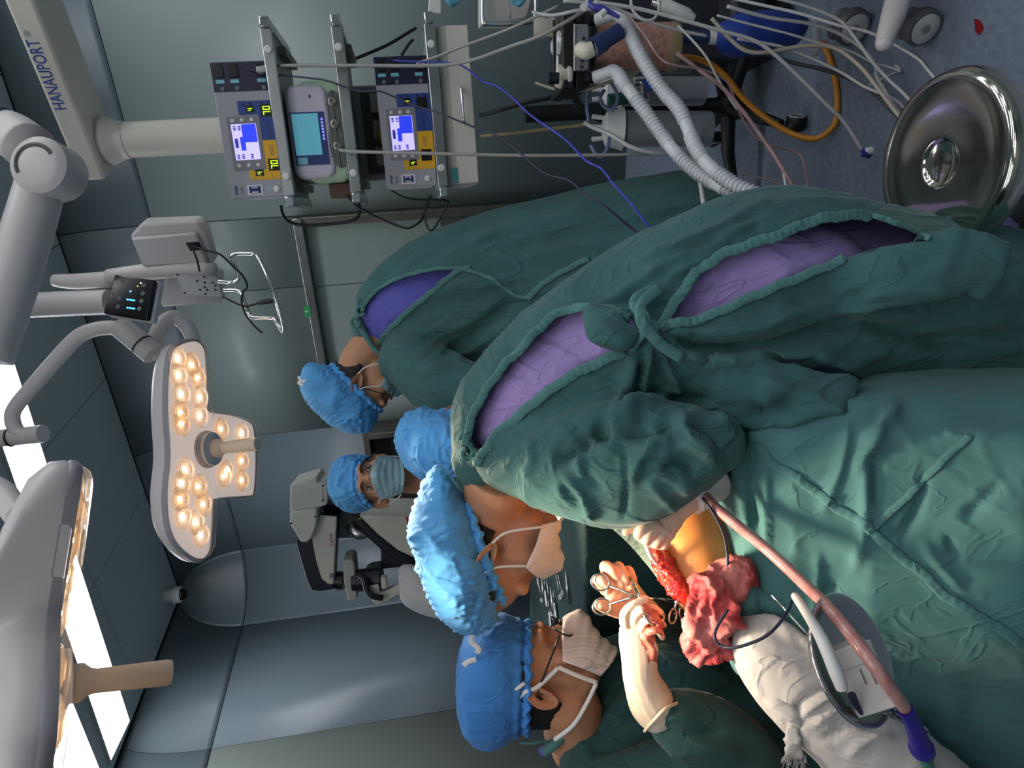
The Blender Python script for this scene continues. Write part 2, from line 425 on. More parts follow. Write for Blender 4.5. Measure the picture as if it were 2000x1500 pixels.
# built-in dark cupboard in the back wall
CB0, CB1, CZ0, CZ1 = -2.98, -2.16, .75, 1.62
u0, v0 = frB.uv(660, 838); u1, v1 = frB.uv(690, 1000)
kb = thing('wall_cupboard', 'dark open cupboard set in the back wall with a steel frame', 'cupboard', room(-2.5, DW, .75))
ob('back_panel', MB().box(frB, CB0, CB1, -.012, -.007, CZ0, CZ1), M('cupboard_dark_glass', (14, 15, 16), .15), kb)
for nm, a in (('frame_rail', (CB0-.04, CB1+.04, CZ1, CZ1+.04)), ('frame_rail', (CB0-.04, CB1+.04, CZ0-.04, CZ0)), ('frame_post', (CB1, CB1+.04, CZ0, CZ1)), ('frame_post', (CB0-.04, CB0, CZ0, CZ1))):
    ob(nm, MB().box(frB, a[0], a[1], -.16, -.007, a[2], a[3]), m_dsteel, kb, bevel=.003)
ob('shelf', MB().box(frB, CB0, CB1, -.15, -.012, 1.18, 1.195), M('shelf_edge', (30, 30, 30), .4), kb)
ob('plastic_sheet', MB().grid([[frB.w(CB0+.08+.7*i/12, -.03+.012*math.sin(i*1.7+j), 1.2+.3*j/6) for i in range(13)] for j in range(7)]), M('dark_wrap', (52, 48, 44), .35, bump=.5, bs=25), kb)
# bottle inside the cupboard
u, v = frB.uv(760, 843, -.09)
bt = thing('saline_bottle', 'clear plastic bottle standing in the dark wall cupboard', 'bottle', frB.w(-2.30, -.09, 1.195))
ob('bottle_body', MB().lathe(frB.w(-2.30, -.09, 1.197), V(0, 0, 1), [(.001, 0), (.034, 0), (.036, .006), (.036, .10), (.03, .125), (.014, .14), (.014, .15)]), M('bottle_plastic', (150, 155, 158), .25, var=.2, vs=20), bt)
ob('bottle_cap', MB().lathe(frB.w(-2.30, -.09, 1.347), V(0, 0, 1), [(.016, 0), (.016, .02), (.012, .026), (.001, .026)]), M('bottle_cap', (90, 92, 96), .4), bt)
# ceiling strip lights
def strip(b0, n0, b1, n1, w, label, grp=None):
    a = room(b0, n0, CEIL); c = room(b1, n1, CEIL); X = (c-a); L_ = X.length; f = Fr(a, X=X, Z=V(0, 0, 1))
    t = thing('ceiling_light', label, 'ceiling light', (a+c)/2, grp)
    ob('diffuser', MB().box(f, .012, L_-.012, -w/2+.012, w/2-.012, -.010, -.002), m_light, t)
    fm = MB()
    for x0, x1, y0, y1 in ((0, L_, -w/2, -w/2+.011), (0, L_, w/2-.011, w/2), (0, .011, -w/2+.011, w/2-.011), (L_-.011, L_, -w/2+.011, w/2-.011)): fm.box(f, x0, x1, y0, y1, -.014, -.0005)
    ob('frame', fm, M('light_frame', (190, 192, 192), .4), t)
    return t
strip(-3.17, 2.545, -.60, 2.86, .27, 'long white ceiling light panel running behind both surgical lamps')
strip(-3.17, 2.20, -2.35, 2.26, .27, 'white ceiling light panel partly hidden above the near surgical lamp')
for k, (b, n) in enumerate(((.45, 3.25), (1.8, 3.25), (.25, 2.5), (.25, 1.7), (1.65, 2.1), (1.65, 1.2), (.5, .6), (-1.3, .1), (.5, -.3), (1.7, -.2), (-1.3, -.9), (.5, -1.3), (-1.3, -2.0), (.5, -2.2))):  # unseen panels added to brighten the right wall and the gowns
    strip(b, n, b+1.25, n, .27, 'unseen white ceiling light panel added outside the picture', 'added ceiling lights out of view')
# dome camera in the ceiling corner
c0 = P(345, 1163, 1); r_ = ray(338, 1163); c0 = CAM+r_*((CEIL-.05-CAMH)/r_.z)
t = thing('dome_camera', 'small white security camera with black lens in the ceiling corner', 'camera', c0)
ob('housing', MB().lathe(V(c0.x, c0.y, CEIL-.0005), V(0, 0, -1), [(.001, 0), (.04, 0), (.042, .01), (.042, .05), (.05, .055), (.052, .07), (.052, .09), (.046, .1), (.04, .1)]), M('camera_white', (225, 226, 224), .4), t)
ob('lens_ball', MB().ell(V(c0.x, c0.y, CEIL-.102), V(.037, 0, 0), V(0, .037, 0), V(0, 0, .036)), M('camera_lens', (10, 10, 12), .1), t)
# blood smear on the floor
bz = Pz(1912, 52, .0)
m = MB(); pts = []
for k in range(18):
    a = 2*math.pi*k/18; rr = .0095+.0012*math.sin(3*a+1)+.0008*math.sin(5*a)
    pts.append(bz+V(math.cos(a)*rr*1.9, math.sin(a)*rr, .0006)+V(0, .4*math.cos(a)*rr, 0))
m.prism(pts, V(0, 0, .0008)); tag(ob('blood_drop', m, M('blood', (120, 18, 20), .25)), 'dark red blood drop on the floor beside the cart wheel', 'blood')
# ================================================================ CEILING SUPPLY BOOM WITH SHELVES
m_cream = M('cream_enamel', (205, 202, 190), .45, var=.03, vs=3, bump=.03, bs=150)
m_pgrey = M('pale_grey_enamel', (196, 192, 188), .42, var=.02, vs=4)
m_navy = M('navy_panel', (30, 32, 58), .4)
m_chrome = M('chrome', (225, 226, 226), .08, 1.)
m_blue = M('control_blue', (42, 72, 140), .45)
m_yel = M('control_yellow', (222, 170, 30), .45)
m_sock = M('socket_black', (12, 12, 15), .35)
m_lcd = M('lcd_lilac', (205, 195, 255), .4, emit=.75, ecol=(196, 186, 255))
m_lcdb = M('lcd_blue', (40, 60, 235), .4, emit=.6, ecol=(45, 65, 240))
m_lcdk = M('lcd_dark_text', (52, 60, 190), .5, emit=.2)
m_seg = M('segment_green', (190, 230, 40), .4, emit=1.0, ecol=(190, 235, 40))
m_cyan = M('pump_screen_cyan', (96, 170, 190), .3, emit=.28, ecol=(96, 175, 195))
m_cyanl = M('printed_cyan', (120, 190, 205), .5)
m_ink = M('printed_ink', (36, 60, 125), .5)
m_dark = M('dark_grey_plastic', (52, 54, 56), .5)
yawR = math.radians(-15)
R = Fr(P(700, 250, 2.0), yawR)
boom = thing('ceiling_supply_boom', 'cream ceiling supply boom with HANAUPORT lettering and three equipment shelves', 'supply boom', R.w(0, .25, -.2))
# beam
bf = Fr(P(207, 352, 2.22), math.radians(-40.5))
bh = bf.uv(157, 352)[1]
ob('boom_arm', MB().box(bf, 0, 2.2, 0, .20, 0, bh), m_cream, boom, bevel=.012, seg=3)
u0, v0 = bf.uv(119, 214); u1, v1 = bf.uv(68, 78)
lt = text('lettering', 'HANAUPORT', bf, (u0+u1)/2, (v0+v1)/2+.002, -.0008, .036, M('letter_blue', (40, 66, 150), .5), boom, .0005, W=math.hypot(u1-u0, 0)); lt['label'] = 'blue HANAUPORT lettering'
w_ = max(v.co.length for v in lt.data.vertices)
text('registered_mark', '®', bf, u1+.018, v1+.012, -.0008, .016, M('mark_grey', (150, 150, 150), .5), boom, .0004)
cu_, _ = bf.uv(213, 275, .1)
colp = bf.w(cu_, .10, 0)
ztop = bf.o.z
ob('swivel_collar', MB().lathe(colp, V(0, 0, -1), [(.072, 0), (.074, .006), (.078, .012), (.078, .02), (.066, .045), (.060, .06), (.0605, .062), (.0605, .075), (.001, .075)], 36), m_cream, boom)
zr = R.w(0, 0, R.uv(408, 122)[1]).z
ob('boom_column', MB().cyl(colp-V(0, 0, .075), V(colp.x, colp.y, 1.08), .0575, n=36), m_cream, boom)
bp_ = bf.w(2.05, .10, bh)
ob('ceiling_post', MB().cyl(bp_-V(0, 0, .01), V(bp_.x, bp_.y, CEIL-.002), .09, n=32), m_cream, boom)
# service head behind the shelves
def Ru(x, y, off=0): return R.uv(x, y, off)
s1a, s1b = Ru(512, 27, -.07), Ru(567, 402, -.07)
s2a, s2b = Ru(655, 27, -.07), Ru(694, 396, -.07)
s3a, s3b = Ru(834, 24, -.07), Ru(868, 388, -.07)
XL, XR = -.275, .285
zs = []
for a, b in ((s1a, s1b), (s2a, s2b), (s3a, s3b)): zs.append((a[1]+b[1])/2)
zs = [zs[0], zs[1], zs[2]]
xl, xr = s2b[0], s2a[0]
hb = thing_part = ob('service_head', MB().box(R, -.14, .17, .30, .42, zs[2]-.05, zs[0]+.06), M('service_head_grey', (150, 150, 144), .45), boom, bevel=.006)
ob('service_panel', MB().box(R, -.12, .15, .288, .299, zs[2]+.02, zs[1]-.03), M('service_panel_dark', (70, 70, 68), .5), boom, bevel=.003)
for k in range(3):
    ob('power_socket', MB().box(R, -.09+.085*k, -.03+.085*k, .28, .288, zs[1]-.12, zs[1]-.06), M('socket_cream', (176, 172, 160), .5), boom, bevel=.002)
ob('yellow_plug', MB().lathe(R.w(.0, .285, zs[1]-.09), -R.Y, [(.001, 0), (.02, 0), (.022, .02), (.016, .05), (.012, .07), (.001, .07)], X=R.X), M('plug_yellow', (190, 170, 30), .5), boom)
ob('black_plug', MB().box(R, .02, .07, .20, .287, zs[1]-.17, zs[1]-.10), m_black, boom, bevel=.006)
for i, z in enumerate(zs):
    sh = MB().box(R, xl+.025, xr-.025, -.05, .30, z-.008, z+.008)
    so = ob('shelf', sh, M('shelf_plate', (150, 152, 148), .4, .3), boom, bevel=.002)
    ob('front_rail', MB().box(R, xl+.03, xr-.03, -.07, -.05, z-.018, z+.014), m_steel, so, bevel=.003)
    for x in (xl, xr-.03):
        ob('side_rail', MB().box(R, x, x+.03, -.075, .30, z-.014, z+.012), M('rail_clear_end', (196, 200, 202), .12, .85), so, bevel=.004)
    for x in (xl+.085, xr-.085):
        ob('knob', MB().lathe(R.w(x, -.07, z-.002), -R.Y, [(.011, 0), (.011, .004), (.008, .007), (.001, .007)], 18, X=R.X), m_white, so)
    for x in (xl+.06, xr-.06):
        ob('bracket', MB().box(R, x-.012, x+.012, .06, .28, z-.03, z-.009), m_dsteel, so)
# drawer cabinet under the lowest shelf
c0, c1 = Ru(850, 42, -.05), Ru(946, 358, -.05)
zc1, zc0 = zs[2]-.02, c1[1]+.012
cab = ob('drawer_cabinet', MB().box(R, xl+.035, xr-.03, -.04, .30, zc0, zc1), M('cabinet_cream', (196, 194, 184), .5), boom, bevel=.004)
ob('drawer_front', MB().box(R, xl+.037, xr-.032, -.052, -.0405, zc0+.004, zc1-.03), M('drawer_cream', (200, 198, 188), .45), cab, bevel=.003)
h0, h1 = Ru(892, 172, -.07), Ru(905, 238, -.07)
ob('handle', MB().tube(spl([R.w(h1[0], -.052, h1[1]), R.w(h1[0], -.078, h1[1]), R.w(h1[0]+.012, -.084, h1[1]), R.w(h0[0]-.012, -.084, h1[1]), R.w(h0[0], -.078, h1[1]), R.w(h0[0], -.052, h1[1])], 4), .0045, 10), m_chrome, cab)
lx, lz = Ru(889, 343, -.053)
tl = ob('maker_label', MB().box(R, lx-.022, lx+.022, -.0535, -.0522, lz-.009, lz+.009), M('teal_label', (60, 130, 130), .5), cab)
# ---------------------------------------------------------------- electrosurgical units
def seg7(mb, fr, x, z, h, s, y):
    w = h*.5; t = h*.13
    S = {'0': 'abcdef', '7': 'abc', '4': 'bcfg'}
    for ch in s:
        L = dict(a=(0, w, h-t, h), g=(0, w, h/2-t/2, h/2+t/2), d=(0, w, 0, t), f=(0, t, h/2, h), e=(0, t, 0, h/2), b=(w-t, w, h/2, h), c=(w-t, w, 0, h/2))
        for k in S[ch]:
            a = L[k]; mb.box(fr, x+a[0], x+a[1], y-.0006, y, z+a[2], z+a[3])
        x += w*1.35
def esu(tl_, br_, zfoot, num, label, lit):
    """generator whose front's top-right and bottom-left corners sit at the given pixels"""
    (xR, zT), (xL, zB) = tl_, br_
    w, h = xR-xL, zT-zfoot
    t = thing('electrosurgical_unit', label, 'generator', R.w((xL+xR)/2, .15, zfoot))
    f = Fr(R.w(xL, -.0, zfoot), yawR)
    X = lambda a: a*w
    Z = lambda a: h*(1-a)
    ob('body', MB().box(f, .004, w-.004, .012, .30, .006, h-.002), M('generator_white', (205, 203, 200), .5), t, bevel=.008)
    fp = ob('front_panel', MB().box(f, 0, w, 0, .014, .004, h), M('generator_grey', (158, 158, 166), .45), t, bevel=.003)
    for x in (.06, .9): ob('foot', MB().box(f, X(x), X(x)+.02, .02, .05, 0, .006), m_black, t)
    def pl(nm, a, b, c, d, mat, dy=.001, par=fp): return ob(nm, MB().box(f, X(a), X(b), -dy, 0, Z(d), Z(c)), mat, par)
    pl('socket_field', .79, .998, .01, .99, m_navy)
    for a, c in ((.83, .06), (.83, .30), (.83, .74)):
        ob('socket', MB().box(f, X(a+.06), X(a+.15), -.004, -.001, Z(c+.15), Z(c)), m_sock, fp, bevel=.002)
        ob('socket_label', MB().box(f, X(a+.02), X(a+.045), -.0016, -.001, Z(c+.14), Z(c)), m_cyanl, fp)
        ob('socket_button', MB().lathe(f.w(X(.81), -.001, Z(c+.1)), -f.Y, [(.006, 0), (.006, .003), (.004, .004), (.001, .004)], 14, X=f.X), M('button_grey', (110, 112, 120), .4), fp)
    ob('active_plug', MB().box(f, X(.90), X(.945), -.035, -.004, Z(.94), Z(.78)), M('plug_grey', (170, 172, 172), .4), fp, bevel=.004)
    pl('screen_bezel', .215, .61, .13, .68, M('bezel_grey', (128, 128, 134), .45), .0015)
    sc = pl('screen', .29, .555, .19, .61, m_lcd, .0022)
    pl('screen_graph', .42, .552, .36, .60, m_lcdb, .0026); pl('screen_bar', .42, .423, .2, .6, m_lcdk, .0028)
    pl('screen_title', .36, .46, .31, .39, m_lcdb, .0028)
    for a, c in ((.30, .22), (.30, .30), (.30, .45), (.51, .22), (.51, .30)):
        for k in range(3): pl('screen_text', a+k*.012, a+k*.012+.008, c, c+.045, m_lcdk, .0027)
    pl('screen_text', .38, .45, .22, .27, m_lcdk, .0027)
    for s in (.25, .583):
        for k in range(3): ob('soft_key', MB().lathe(f.w(X(s), -.0015, Z(.23+.16*k)), -f.Y, [(.0055, 0), (.0055, .0015), (.001, .0022)], 14, X=f.X), m_white, fp)
    pl('coag_panel', .43, .72, .66, .97, m_blue); pl('coag_panel', .62, .72, .35, .66, m_blue)
    pl('cut_panel', .135, .43, .66, .97, m_yel); pl('cut_panel', .135, .21, .38, .66, m_yel)
    dsp = ((.635, .48, .05, .14, '4', 1), (.60, .72, .09, .2, '70', lit), (.165, .48, .05, .14, '4', 1), (.20, .72, .09, .2, '70', lit))
    for a, c, dw, dh, s, on in dsp:
        pl('display', a, a+dw, c, c+dh, m_sock, .0018)
        if on:
            mb = MB(); seg7(mb, f, X(a+.012), Z(c+dh*.82), h*dh*.62, s, -.0018); ob('digits', mb, m_seg, fp)
    for a in (.70, .155):
        for c in (.44, .56, .75, .88): ob('value_key', MB().lathe(f.w(X(a), -.001, Z(c)), -f.Y, [(.0055, 0), (.0055, .0012), (.001, .0016)], 12, X=f.X), M('key_dark' if a > .5 else 'key_light', (30, 44, 96) if a > .5 else (206, 170, 70), .4), fp)
    text('cut_word', 'CUT', f, X(.355), Z(.82), -.0012, .011, m_ink, fp, .0003)
    text('coag_word', 'COAG', f, X(.50), Z(.82), -.0012, .011, m_navy, fp, .0003)
    pl('number_sticker', .025, .10, .30, .56, M('sticker_white', (225, 225, 228), .5), .0015)
    pl('number_field', .035, .09, .33, .53, M('sticker_blue', (24, 44, 110), .5), .0018)
    text('number', num, f, X(.0625), Z(.43), -.0021, .019, m_white, fp, .0003, bold=.0004)
    ob('power_button', MB().lathe(f.w(X(.06), 0, Z(.80)), -f.Y, [(.0095, 0), (.0095, .004), (.007, .006), (.001, .006)], 20, X=f.X), m_white, fp)
    text('maker_print', 'ERBE', f, X(.065), Z(.11), -.0005, .008, m_ink, fp, .0003, W=.026, bold=.0002); text('type_print', 'VIO', f, X(.062), Z(.21), -.0005, .008, m_dark, fp, .0003, W=.020)
    pl('lamp_print', .045, .085, .66, .69, m_cyanl)
    return t
R11 = (Ru(408, 122), Ru(545, 384)); R13 = (Ru(728, 111), Ru(850, 362))
esu(R11[0], R11[1], zs[0]+.0085, '11', 'grey electrosurgical generator with sticker 11 on the top boom shelf', 1)
esu(R13[0], R13[1], zs[2]+.0085, '13', 'grey electrosurgical generator with sticker 13 on the lowest boom shelf', 0)
# ---------------------------------------------------------------- green and white pump unit on the middle shelf
a0, a1 = Ru(566, 158, -.02), Ru(655, 356, -.02)
zf = zs[1]+.0085
tp = thing('tourniquet_pump', 'rounded pale green and white pump with cyan screen on the middle shelf', 'pump', R.w(0, .1, zf))
pw0, pw1 = a1[0], a0[0]; ph = zs[0]-.02-zf
ph = min(ph, .165)
def rrect(x0, x1, z0, z1, r, n=5):
    o = []
    for cx, cz, a in ((x1-r, z0+r, -90), (x1-r, z1-r, 0), (x0+r, z1-r, 90), (x0+r, z0+r, 180)):
        for k in range(n+1):
            t_ = math.radians(a+90*k/n); o.append((cx+r*math.cos(t_), cz+r*math.sin(t_)))
    return o
m_pgreen = M('pump_green', (160, 188, 158), .45)
ob('body', MB().ppoly(R, rrect(pw0, pw1, zf, zf+ph*.80, .035), -.02, .20), m_pgreen, tp, bevel=.012, seg=3)
fc = MB().prism([R.w(x, -.03, z) for x, z in rrect(pw0+.012, pw1-.012, zf+ph*.26, zf+ph, .03)], R.Y*.17)
face = ob('face', fc, M('pump_lilac_white', (196, 192, 206), .4), tp, bevel=.012, seg=3)
q = lambda x, y: R.uv(x, y, -.031)
sa, sb = q(572, 210), q(633, 306)
zz0, zz1 = zf+ph*.40, zf+ph*.92
sx0, sx1 = pw0+.052, pw0+.052+.135
ob('screen_frame', MB().box(R, sx0, sx1+.012, -.032, -.030, zz0-.008, zz1+.004), M('pump_navy', (44, 60, 118), .4), face)
ob('screen', MB().box(R, sx0+.028, sx1+.008, -.0335, -.032, zz0+.01, zz1), m_cyan, face)
for k in range(7): ob('screen_print', MB().box(R, sx1-.066+.009*k, sx1-.060+.009*k, -.0335, -.032, zz0-.003, zz0+.003), M('screen_glyph', (150, 160, 255), .4, emit=.5), face)
for k in range(9): ob('printed_mark', MB().box(R, sx0+.02+.008*k, sx0+.0245+.008*k, -.0308, -.0299, zz0-.017, zz0-.013), m_dark, face)
ob('screen_tab', MB().box(R, sx0+.002, sx0+.022, -.0335, -.032, zz1-.03, zz1-.002), m_cyanl, face)
ob('maker_mark', MB().lathe(R.w(pw1-.045, -.030, zf+ph*.56), -R.Y, [(.004, 0), (.004, .0006), (.001, .0006)], 14, X=R.X), m_ink, face)
con = ob('connector_panel', MB().ppoly(R, rrect(pw0+.04, pw1-.03, zf+.012, zf+ph*.25, .015), -.026, -.019), M('connector_grey', (92, 94, 92), .5), tp, bevel=.003)
for k in range(3):
    xx = pw1-.06-.062*k
    ob('connector', MB().lathe(R.w(xx, -.026, zf+.03), -R.Y, [(.012, 0), (.012, .004), (.009, .005), (.0085, .012), (.005, .012), (.001, .008)], 18, X=R.X), M('connector_metal', (150, 148, 138), .3, .7), con)
ob('mounting_block', MB().box(R, pw0-.045, pw0+.0, .02, .10, zf, zf+.075), M('brown_block', (92, 70, 60), .6), boom, bevel=.004)
# ---------------------------------------------------------------- cables of the rack
def cable(name, pts, r, mat, label, cat='cable', k=6, n=8, parent=None, grp=None):
    q_ = [(a, b, max(c, r+.0008)) for a, b, c in pth(pts, k)]
    o = ob(name, MB().tube(q_, r, n), mat, parent, ang=180)
    if parent is None: tag(o, label, cat, grp)
    return o
m_cblk = M('black_cable', (16, 17, 19), .45)
m_cgry = M('grey_cable', (150, 150, 146), .45)
m_cwht = M('white_tube', (205, 206, 204), .4)
m_cblu = M('blue_cable', (52, 62, 170), .45)
m_cnav = M('navy_cable', (34, 38, 60), .45)
cable('power_cable', [(549, 402, 2.08), (552, 418, 2.1), (566, 434, 2.12), (600, 440, 2.13), (660, 436, 2.13), (694, 428, 2.12), (703, 410, 2.1), (700, 395, 2.1)], .0052, m_cblk, 'thick black cable looping beside the top two boom shelves')
cable('power_cable', [(676, 380, 2.05), (690, 396, 2.06), (705, 408, 2.07), (745, 428, 2.08), (790, 445, 2.08), (810, 440, 2.08), (826, 425, 2.08), (835, 395, 2.1), (842, 382, 2.1)], .004, m_cblk, 'black cable drooping from the middle boom shelf to the lower generator')
cable('power_cable', [(764, 372, 2.02), (800, 388, 2.03), (868, 391, 2.05), (874, 400, 2.06), (860, 425, 2.07), (846, 448, 2.07), (836, 446, 2.07), (830, 420, 2.07), (838, 385, 2.06)], .0032, m_cblk, 'thin black cable loop hanging lowest beside generator 13')
cable('power_cable', [(680, 120, 2.2), (720, 104, 2.25), (760, 86, 2.3), (800, 62, 2.35), (812, 55, 2.38)], .0055, m_cblk, 'black cable running behind the boom shelves on the right')
cable('power_cable', [(785, 107, 2.2), (796, 90, 2.26), (806, 78, 2.3)], .005, m_cblk, 'short black cable arching behind generator 13')
cable('handpiece_cable', [(505, 136, 1.93), (520, 130, 1.9), (560, 128, 1.88), (700, 128, 1.85), (850, 128, 1.83), (920, 118, 1.8), (1000, 90, 1.76), (1060, 68, 1.72), (1140, 22, 1.7)], .0048, m_cgry, 'pale grey cable falling from the upper generator and sweeping off right')
cable('handpiece_cable', [(820, 122, 1.93), (850, 112, 1.9), (900, 92, 1.86), (960, 70, 1.82), (1010, 50, 1.78), (1090, 12, 1.75)], .004, m_cgry, 'pale grey cable leaving the lower generator toward the anaesthesia machine')
cable('handpiece_cable', [(663, 293, 1.93), (690, 296, 1.9), (760, 298, 1.88), (850, 300, 1.86), (930, 302, 1.85), (1040, 304, 1.84), (1170, 303, 1.85), (1300, 300, 1.88)], .0046, m_cgry, 'pale grey cable running level from the green pump to the hoses')
cable('handpiece_cable', [(454, 129, 1.93), (520, 143, 1.9), (600, 152, 1.88), (640, 158, 1.86), (700, 178, 1.84), (745, 179, 1.82), (800, 203, 1.8), (860, 222, 1.75), (930, 250, 1.7), (965, 262, 1.66), (1000, 285, 1.62), (1060, 336, 1.55), (1110, 352, 1.5), (1140, 376, 1.46), (1180, 402, 1.42), (1240, 450, 1.42), (1262, 452, 1.40)], .0026, m_cnav, 'thin dark cable wandering from the upper generator to the gowned back')
cable('handpiece_cable', [(768, 118, 1.93), (800, 120, 1.9), (870, 122, 1.86), (905, 130, 1.84), (945, 160, 1.8), (970, 168, 1.76), (1000, 190, 1.72), (1035, 224, 1.66), (1080, 255, 1.6), (1110, 278, 1.56), (1145, 314, 1.5), (1175, 330, 1.46), (1200, 362, 1.42), (1230, 395, 1.38), (1262, 436, 1.36), (1275, 446, 1.36)], .0026, m_cblu, 'bright blue cable from generator 13 down to the gowned back')
# ================================================================ SURGICAL LAMPS
m_lampw = M('lamp_white', (205, 200, 198), .38, var=.02, vs=3)
m_lampg = M('lamp_grey', (150, 148, 152), .4)
m_refl = M('lamp_reflector_glow', (236, 218, 210), .4, emit=.42, ecol=(238, 220, 210))  # slight glow stands in for LED light spread over the plate
m_cover = clear('lamp_clear_cover', (250, 248, 246), .03, .03)
m_lens = clear('led_lens', (255, 248, 238), .22, .02)
m_ledw = M('led_cool', (255, 250, 240), .3, emit=28, ecol=(255, 250, 244))
m_ledy = M('led_warm', (255, 214, 140), .3, emit=22, ecol=(255, 230, 188))
m_grip = M('handle_grip', (206, 190, 170), .5, sss=0)
def lampframe(o, X, Zup): return Fr(o, X=X, Z=Zup)
# lamp plane of the far lamp: local x right, y = towards the outside of the picture plane, z = up/back
tc = (CAM-P(400, 890, 1.85)); tc.z = 0; tc.normalize()
nrm = (V(0, 0, -1)*math.cos(math.radians(17))+tc*math.sin(math.radians(17))).normalized()
X1 = V(math.cos(math.radians(-10)), math.sin(math.radians(-10)), -.07)
L1 = Fr(P(405, 878, 1.85), X=X1, Z=V(0, 0, 1)); # temp
X1 = (X1-nrm*X1.dot(nrm)).normalized()
class LF:      # lamp-face frame: a (right), b (towards viewer/down the face), c back/up along -normal
    def __init__(s, o, a, n): s.o = Vector(o); s.a = a; s.c = -n; s.b = s.a.cross(s.c).normalized()*1
    def w(s, a, b, c): return s.o+s.a*a+s.b*b+s.c*c
    def uv(s, x, y):
        r = ray(x, y); t = (s.o-CAM).dot(s.c)/r.dot(s.c); q = CAM+r*t-s.o; return q.dot(s.a), q.dot(s.b)
F1 = LF(P(405, 878, 1.85), X1, nrm)
if F1.b.dot(CAM-F1.o) < 0: F1.b = -F1.b
OUT_PX = [(340, 684), (362, 670), (384, 668), (398, 682), (401, 720), (403, 790), (412, 806), (450, 812), (488, 826), (496, 846), (499, 900), (495, 960), (484, 968), (424, 973), (415, 984), (412, 1040), (408, 1076), (394, 1091), (372, 1084), (345, 1058), (330, 1020), (326, 960), (332, 890), (327, 800), (330, 720)]
OUT = [F1.uv(*p) for p in OUT_PX]
def lamp_head(F, parent_name, label, on=True, par=None):
    OT = spl(OUT, 3, True); n = len(OT)
    cx = sum(p[0] for p in OT)/n; cy = sum(p[1] for p in OT)/n
    def ring(s, c): return [F.w(cx+(p[0]-cx)*s, cy+(p[1]-cy)*s, c) for p in OT]
    flip = F.a.cross(F.b).dot(F.c) < 0
    def loft(rings, capa=None, capb=None):
        m = MB(); m.grid(rings, closed=True); k = len(m.v)
        if capa is not None: m.v.append(tuple(F.w(cx, cy, capa))); m.f += [(k, (j+1) % n, j) for j in range(n)]; k += 1
        if capb is not None: m.v.append(tuple(F.w(cx, cy, capb))); o_ = (len(rings)-1)*n; m.f += [(k, o_+j, o_+(j+1) % n) for j in range(n)]
        return m
    sh = ob('lamp_shell', loft([ring(.985, .0), ring(1.02, .004), ring(1.03, .018), ring(1.02, .034), ring(.94, .055), ring(.72, .075), ring(.4, .088)], None, .09), m_lampw, par, ang=180)
    ob('rim_band', loft([ring(1.015, -.004), ring(1.032, .002), ring(1.034, .010), ring(1.02, .014)]), m_lampg, par, ang=180)
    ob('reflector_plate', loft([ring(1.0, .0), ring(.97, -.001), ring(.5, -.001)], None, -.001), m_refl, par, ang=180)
    cv = ob('clear_cover', loft([ring(1.0, .002), ring(1.005, -.006), ring(.99, -.014), ring(.96, -.018), ring(.6, -.020)], None, -.020), m_cover, par, ang=60)
    # LED lenses: grouped in the three lobes
    pts = [(700, 345, 0), (712, 372, 1), (733, 346, 0), (738, 384, 1), (770, 352, 0), (776, 388, 0), (806, 350, 1), (812, 388, 0), (838, 430, 1), (846, 470, 0), (828, 352, 1), (900, 470, 1), (918, 360, 0), (930, 435, 0), (938, 470, 1), (945, 352, 0), (950, 385, 1), (975, 350, 1), (985, 395, 1), (1010, 355, 0), (1020, 380, 0), (1045, 390, 0), (920, 440, 0)]
    for y, x, w in pts:
        a, b = F1.uv(x, y)
        ln = ob('led_lens', MB().lathe(F.w(a, b, -.0015), -F.c, [(.034, 0), (.034, .004), (.030, .008), (.0295, .005), (.025, .010), (.0245, .007), (.019, .012), (.0185, .009), (.013, .013), (.001, .0135)], 24), m_lens, par)
        if on: ob('led', MB().lathe(F.w(a, b, -.002), -F.c, [(.0055, 0), (.005, .004), (.001, .0055)], 10), m_ledy if w else m_ledw, ln)
    # centre hub and sterile handle
    a, b = F1.uv(402, 878)
    ob('hub_ring', MB().lathe(F.w(a, b, .008), -F.c, [(.05, 0), (.052, .008), (.052, .016), (.048, .021), (.047, .026), (.001, .026)], 30), m_lampg, par)
    ob('hub_plate', MB().lathe(F.w(a, b, -.018), -F.c, [(.047, 0), (.046, .006), (.03, .010), (.026, .012), (.001, .012)], 30), m_lampw, par)
    hd = ob('sterile_handle', MB().lathe(F.w(a, b, -.030), -F.c, [(.026, 0), (.026, .012), (.018, .022), (.0165, .03), (.017, .05), (.0185, .12), (.017, .126), (.001, .127)], 24), m_grip, par)
    return sh
lamp1 = thing('surgical_lamp', 'lit white surgical lamp with three-lobed clear face and touch panel', 'surgical lamp', F1.w(0, 0, .05))
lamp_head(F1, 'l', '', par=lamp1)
# hub, fork tubes and touch panel of the far lamp
D1 = 1.82
ob('fork_hub', MB().tube([P(232, 636, D1), P(300, 692, D1)], [.03, .031], 24), m_lampw, lamp1)
ob('fork_seam', MB().tube([P(276, 672, D1), P(279, 674.5, D1)], [.0318, .0318], 24), m_dark, lamp1)
ob('fork_tube', MB().tube(pth([(296, 700, 1.83), (304, 660, 1.85), (318, 632, 1.87), (338, 620, 1.89), (358, 630, 1.9), (372, 650, 1.9), (380, 680, 1.9)], 6), .0205, 16), m_lampw, lamp1, ang=180)
ob('fork_tube', MB().tube(pth([(245, 646, D1), (215, 640, D1), (180, 645, D1), (150, 660, D1), (110, 702, D1), (70, 748, D1), (34, 790, D1), (24, 815, D1), (34, 842, D1), (60, 852, D1)], 6), [.02, .02, .02, .019, .019], 16), m_lampw, lamp1, ang=180)
ob('drop_shaft', MB().tube([P(-120, 868, 1.85), P(84, 847, D1)], .0245, 24), m_lampw, lamp1)
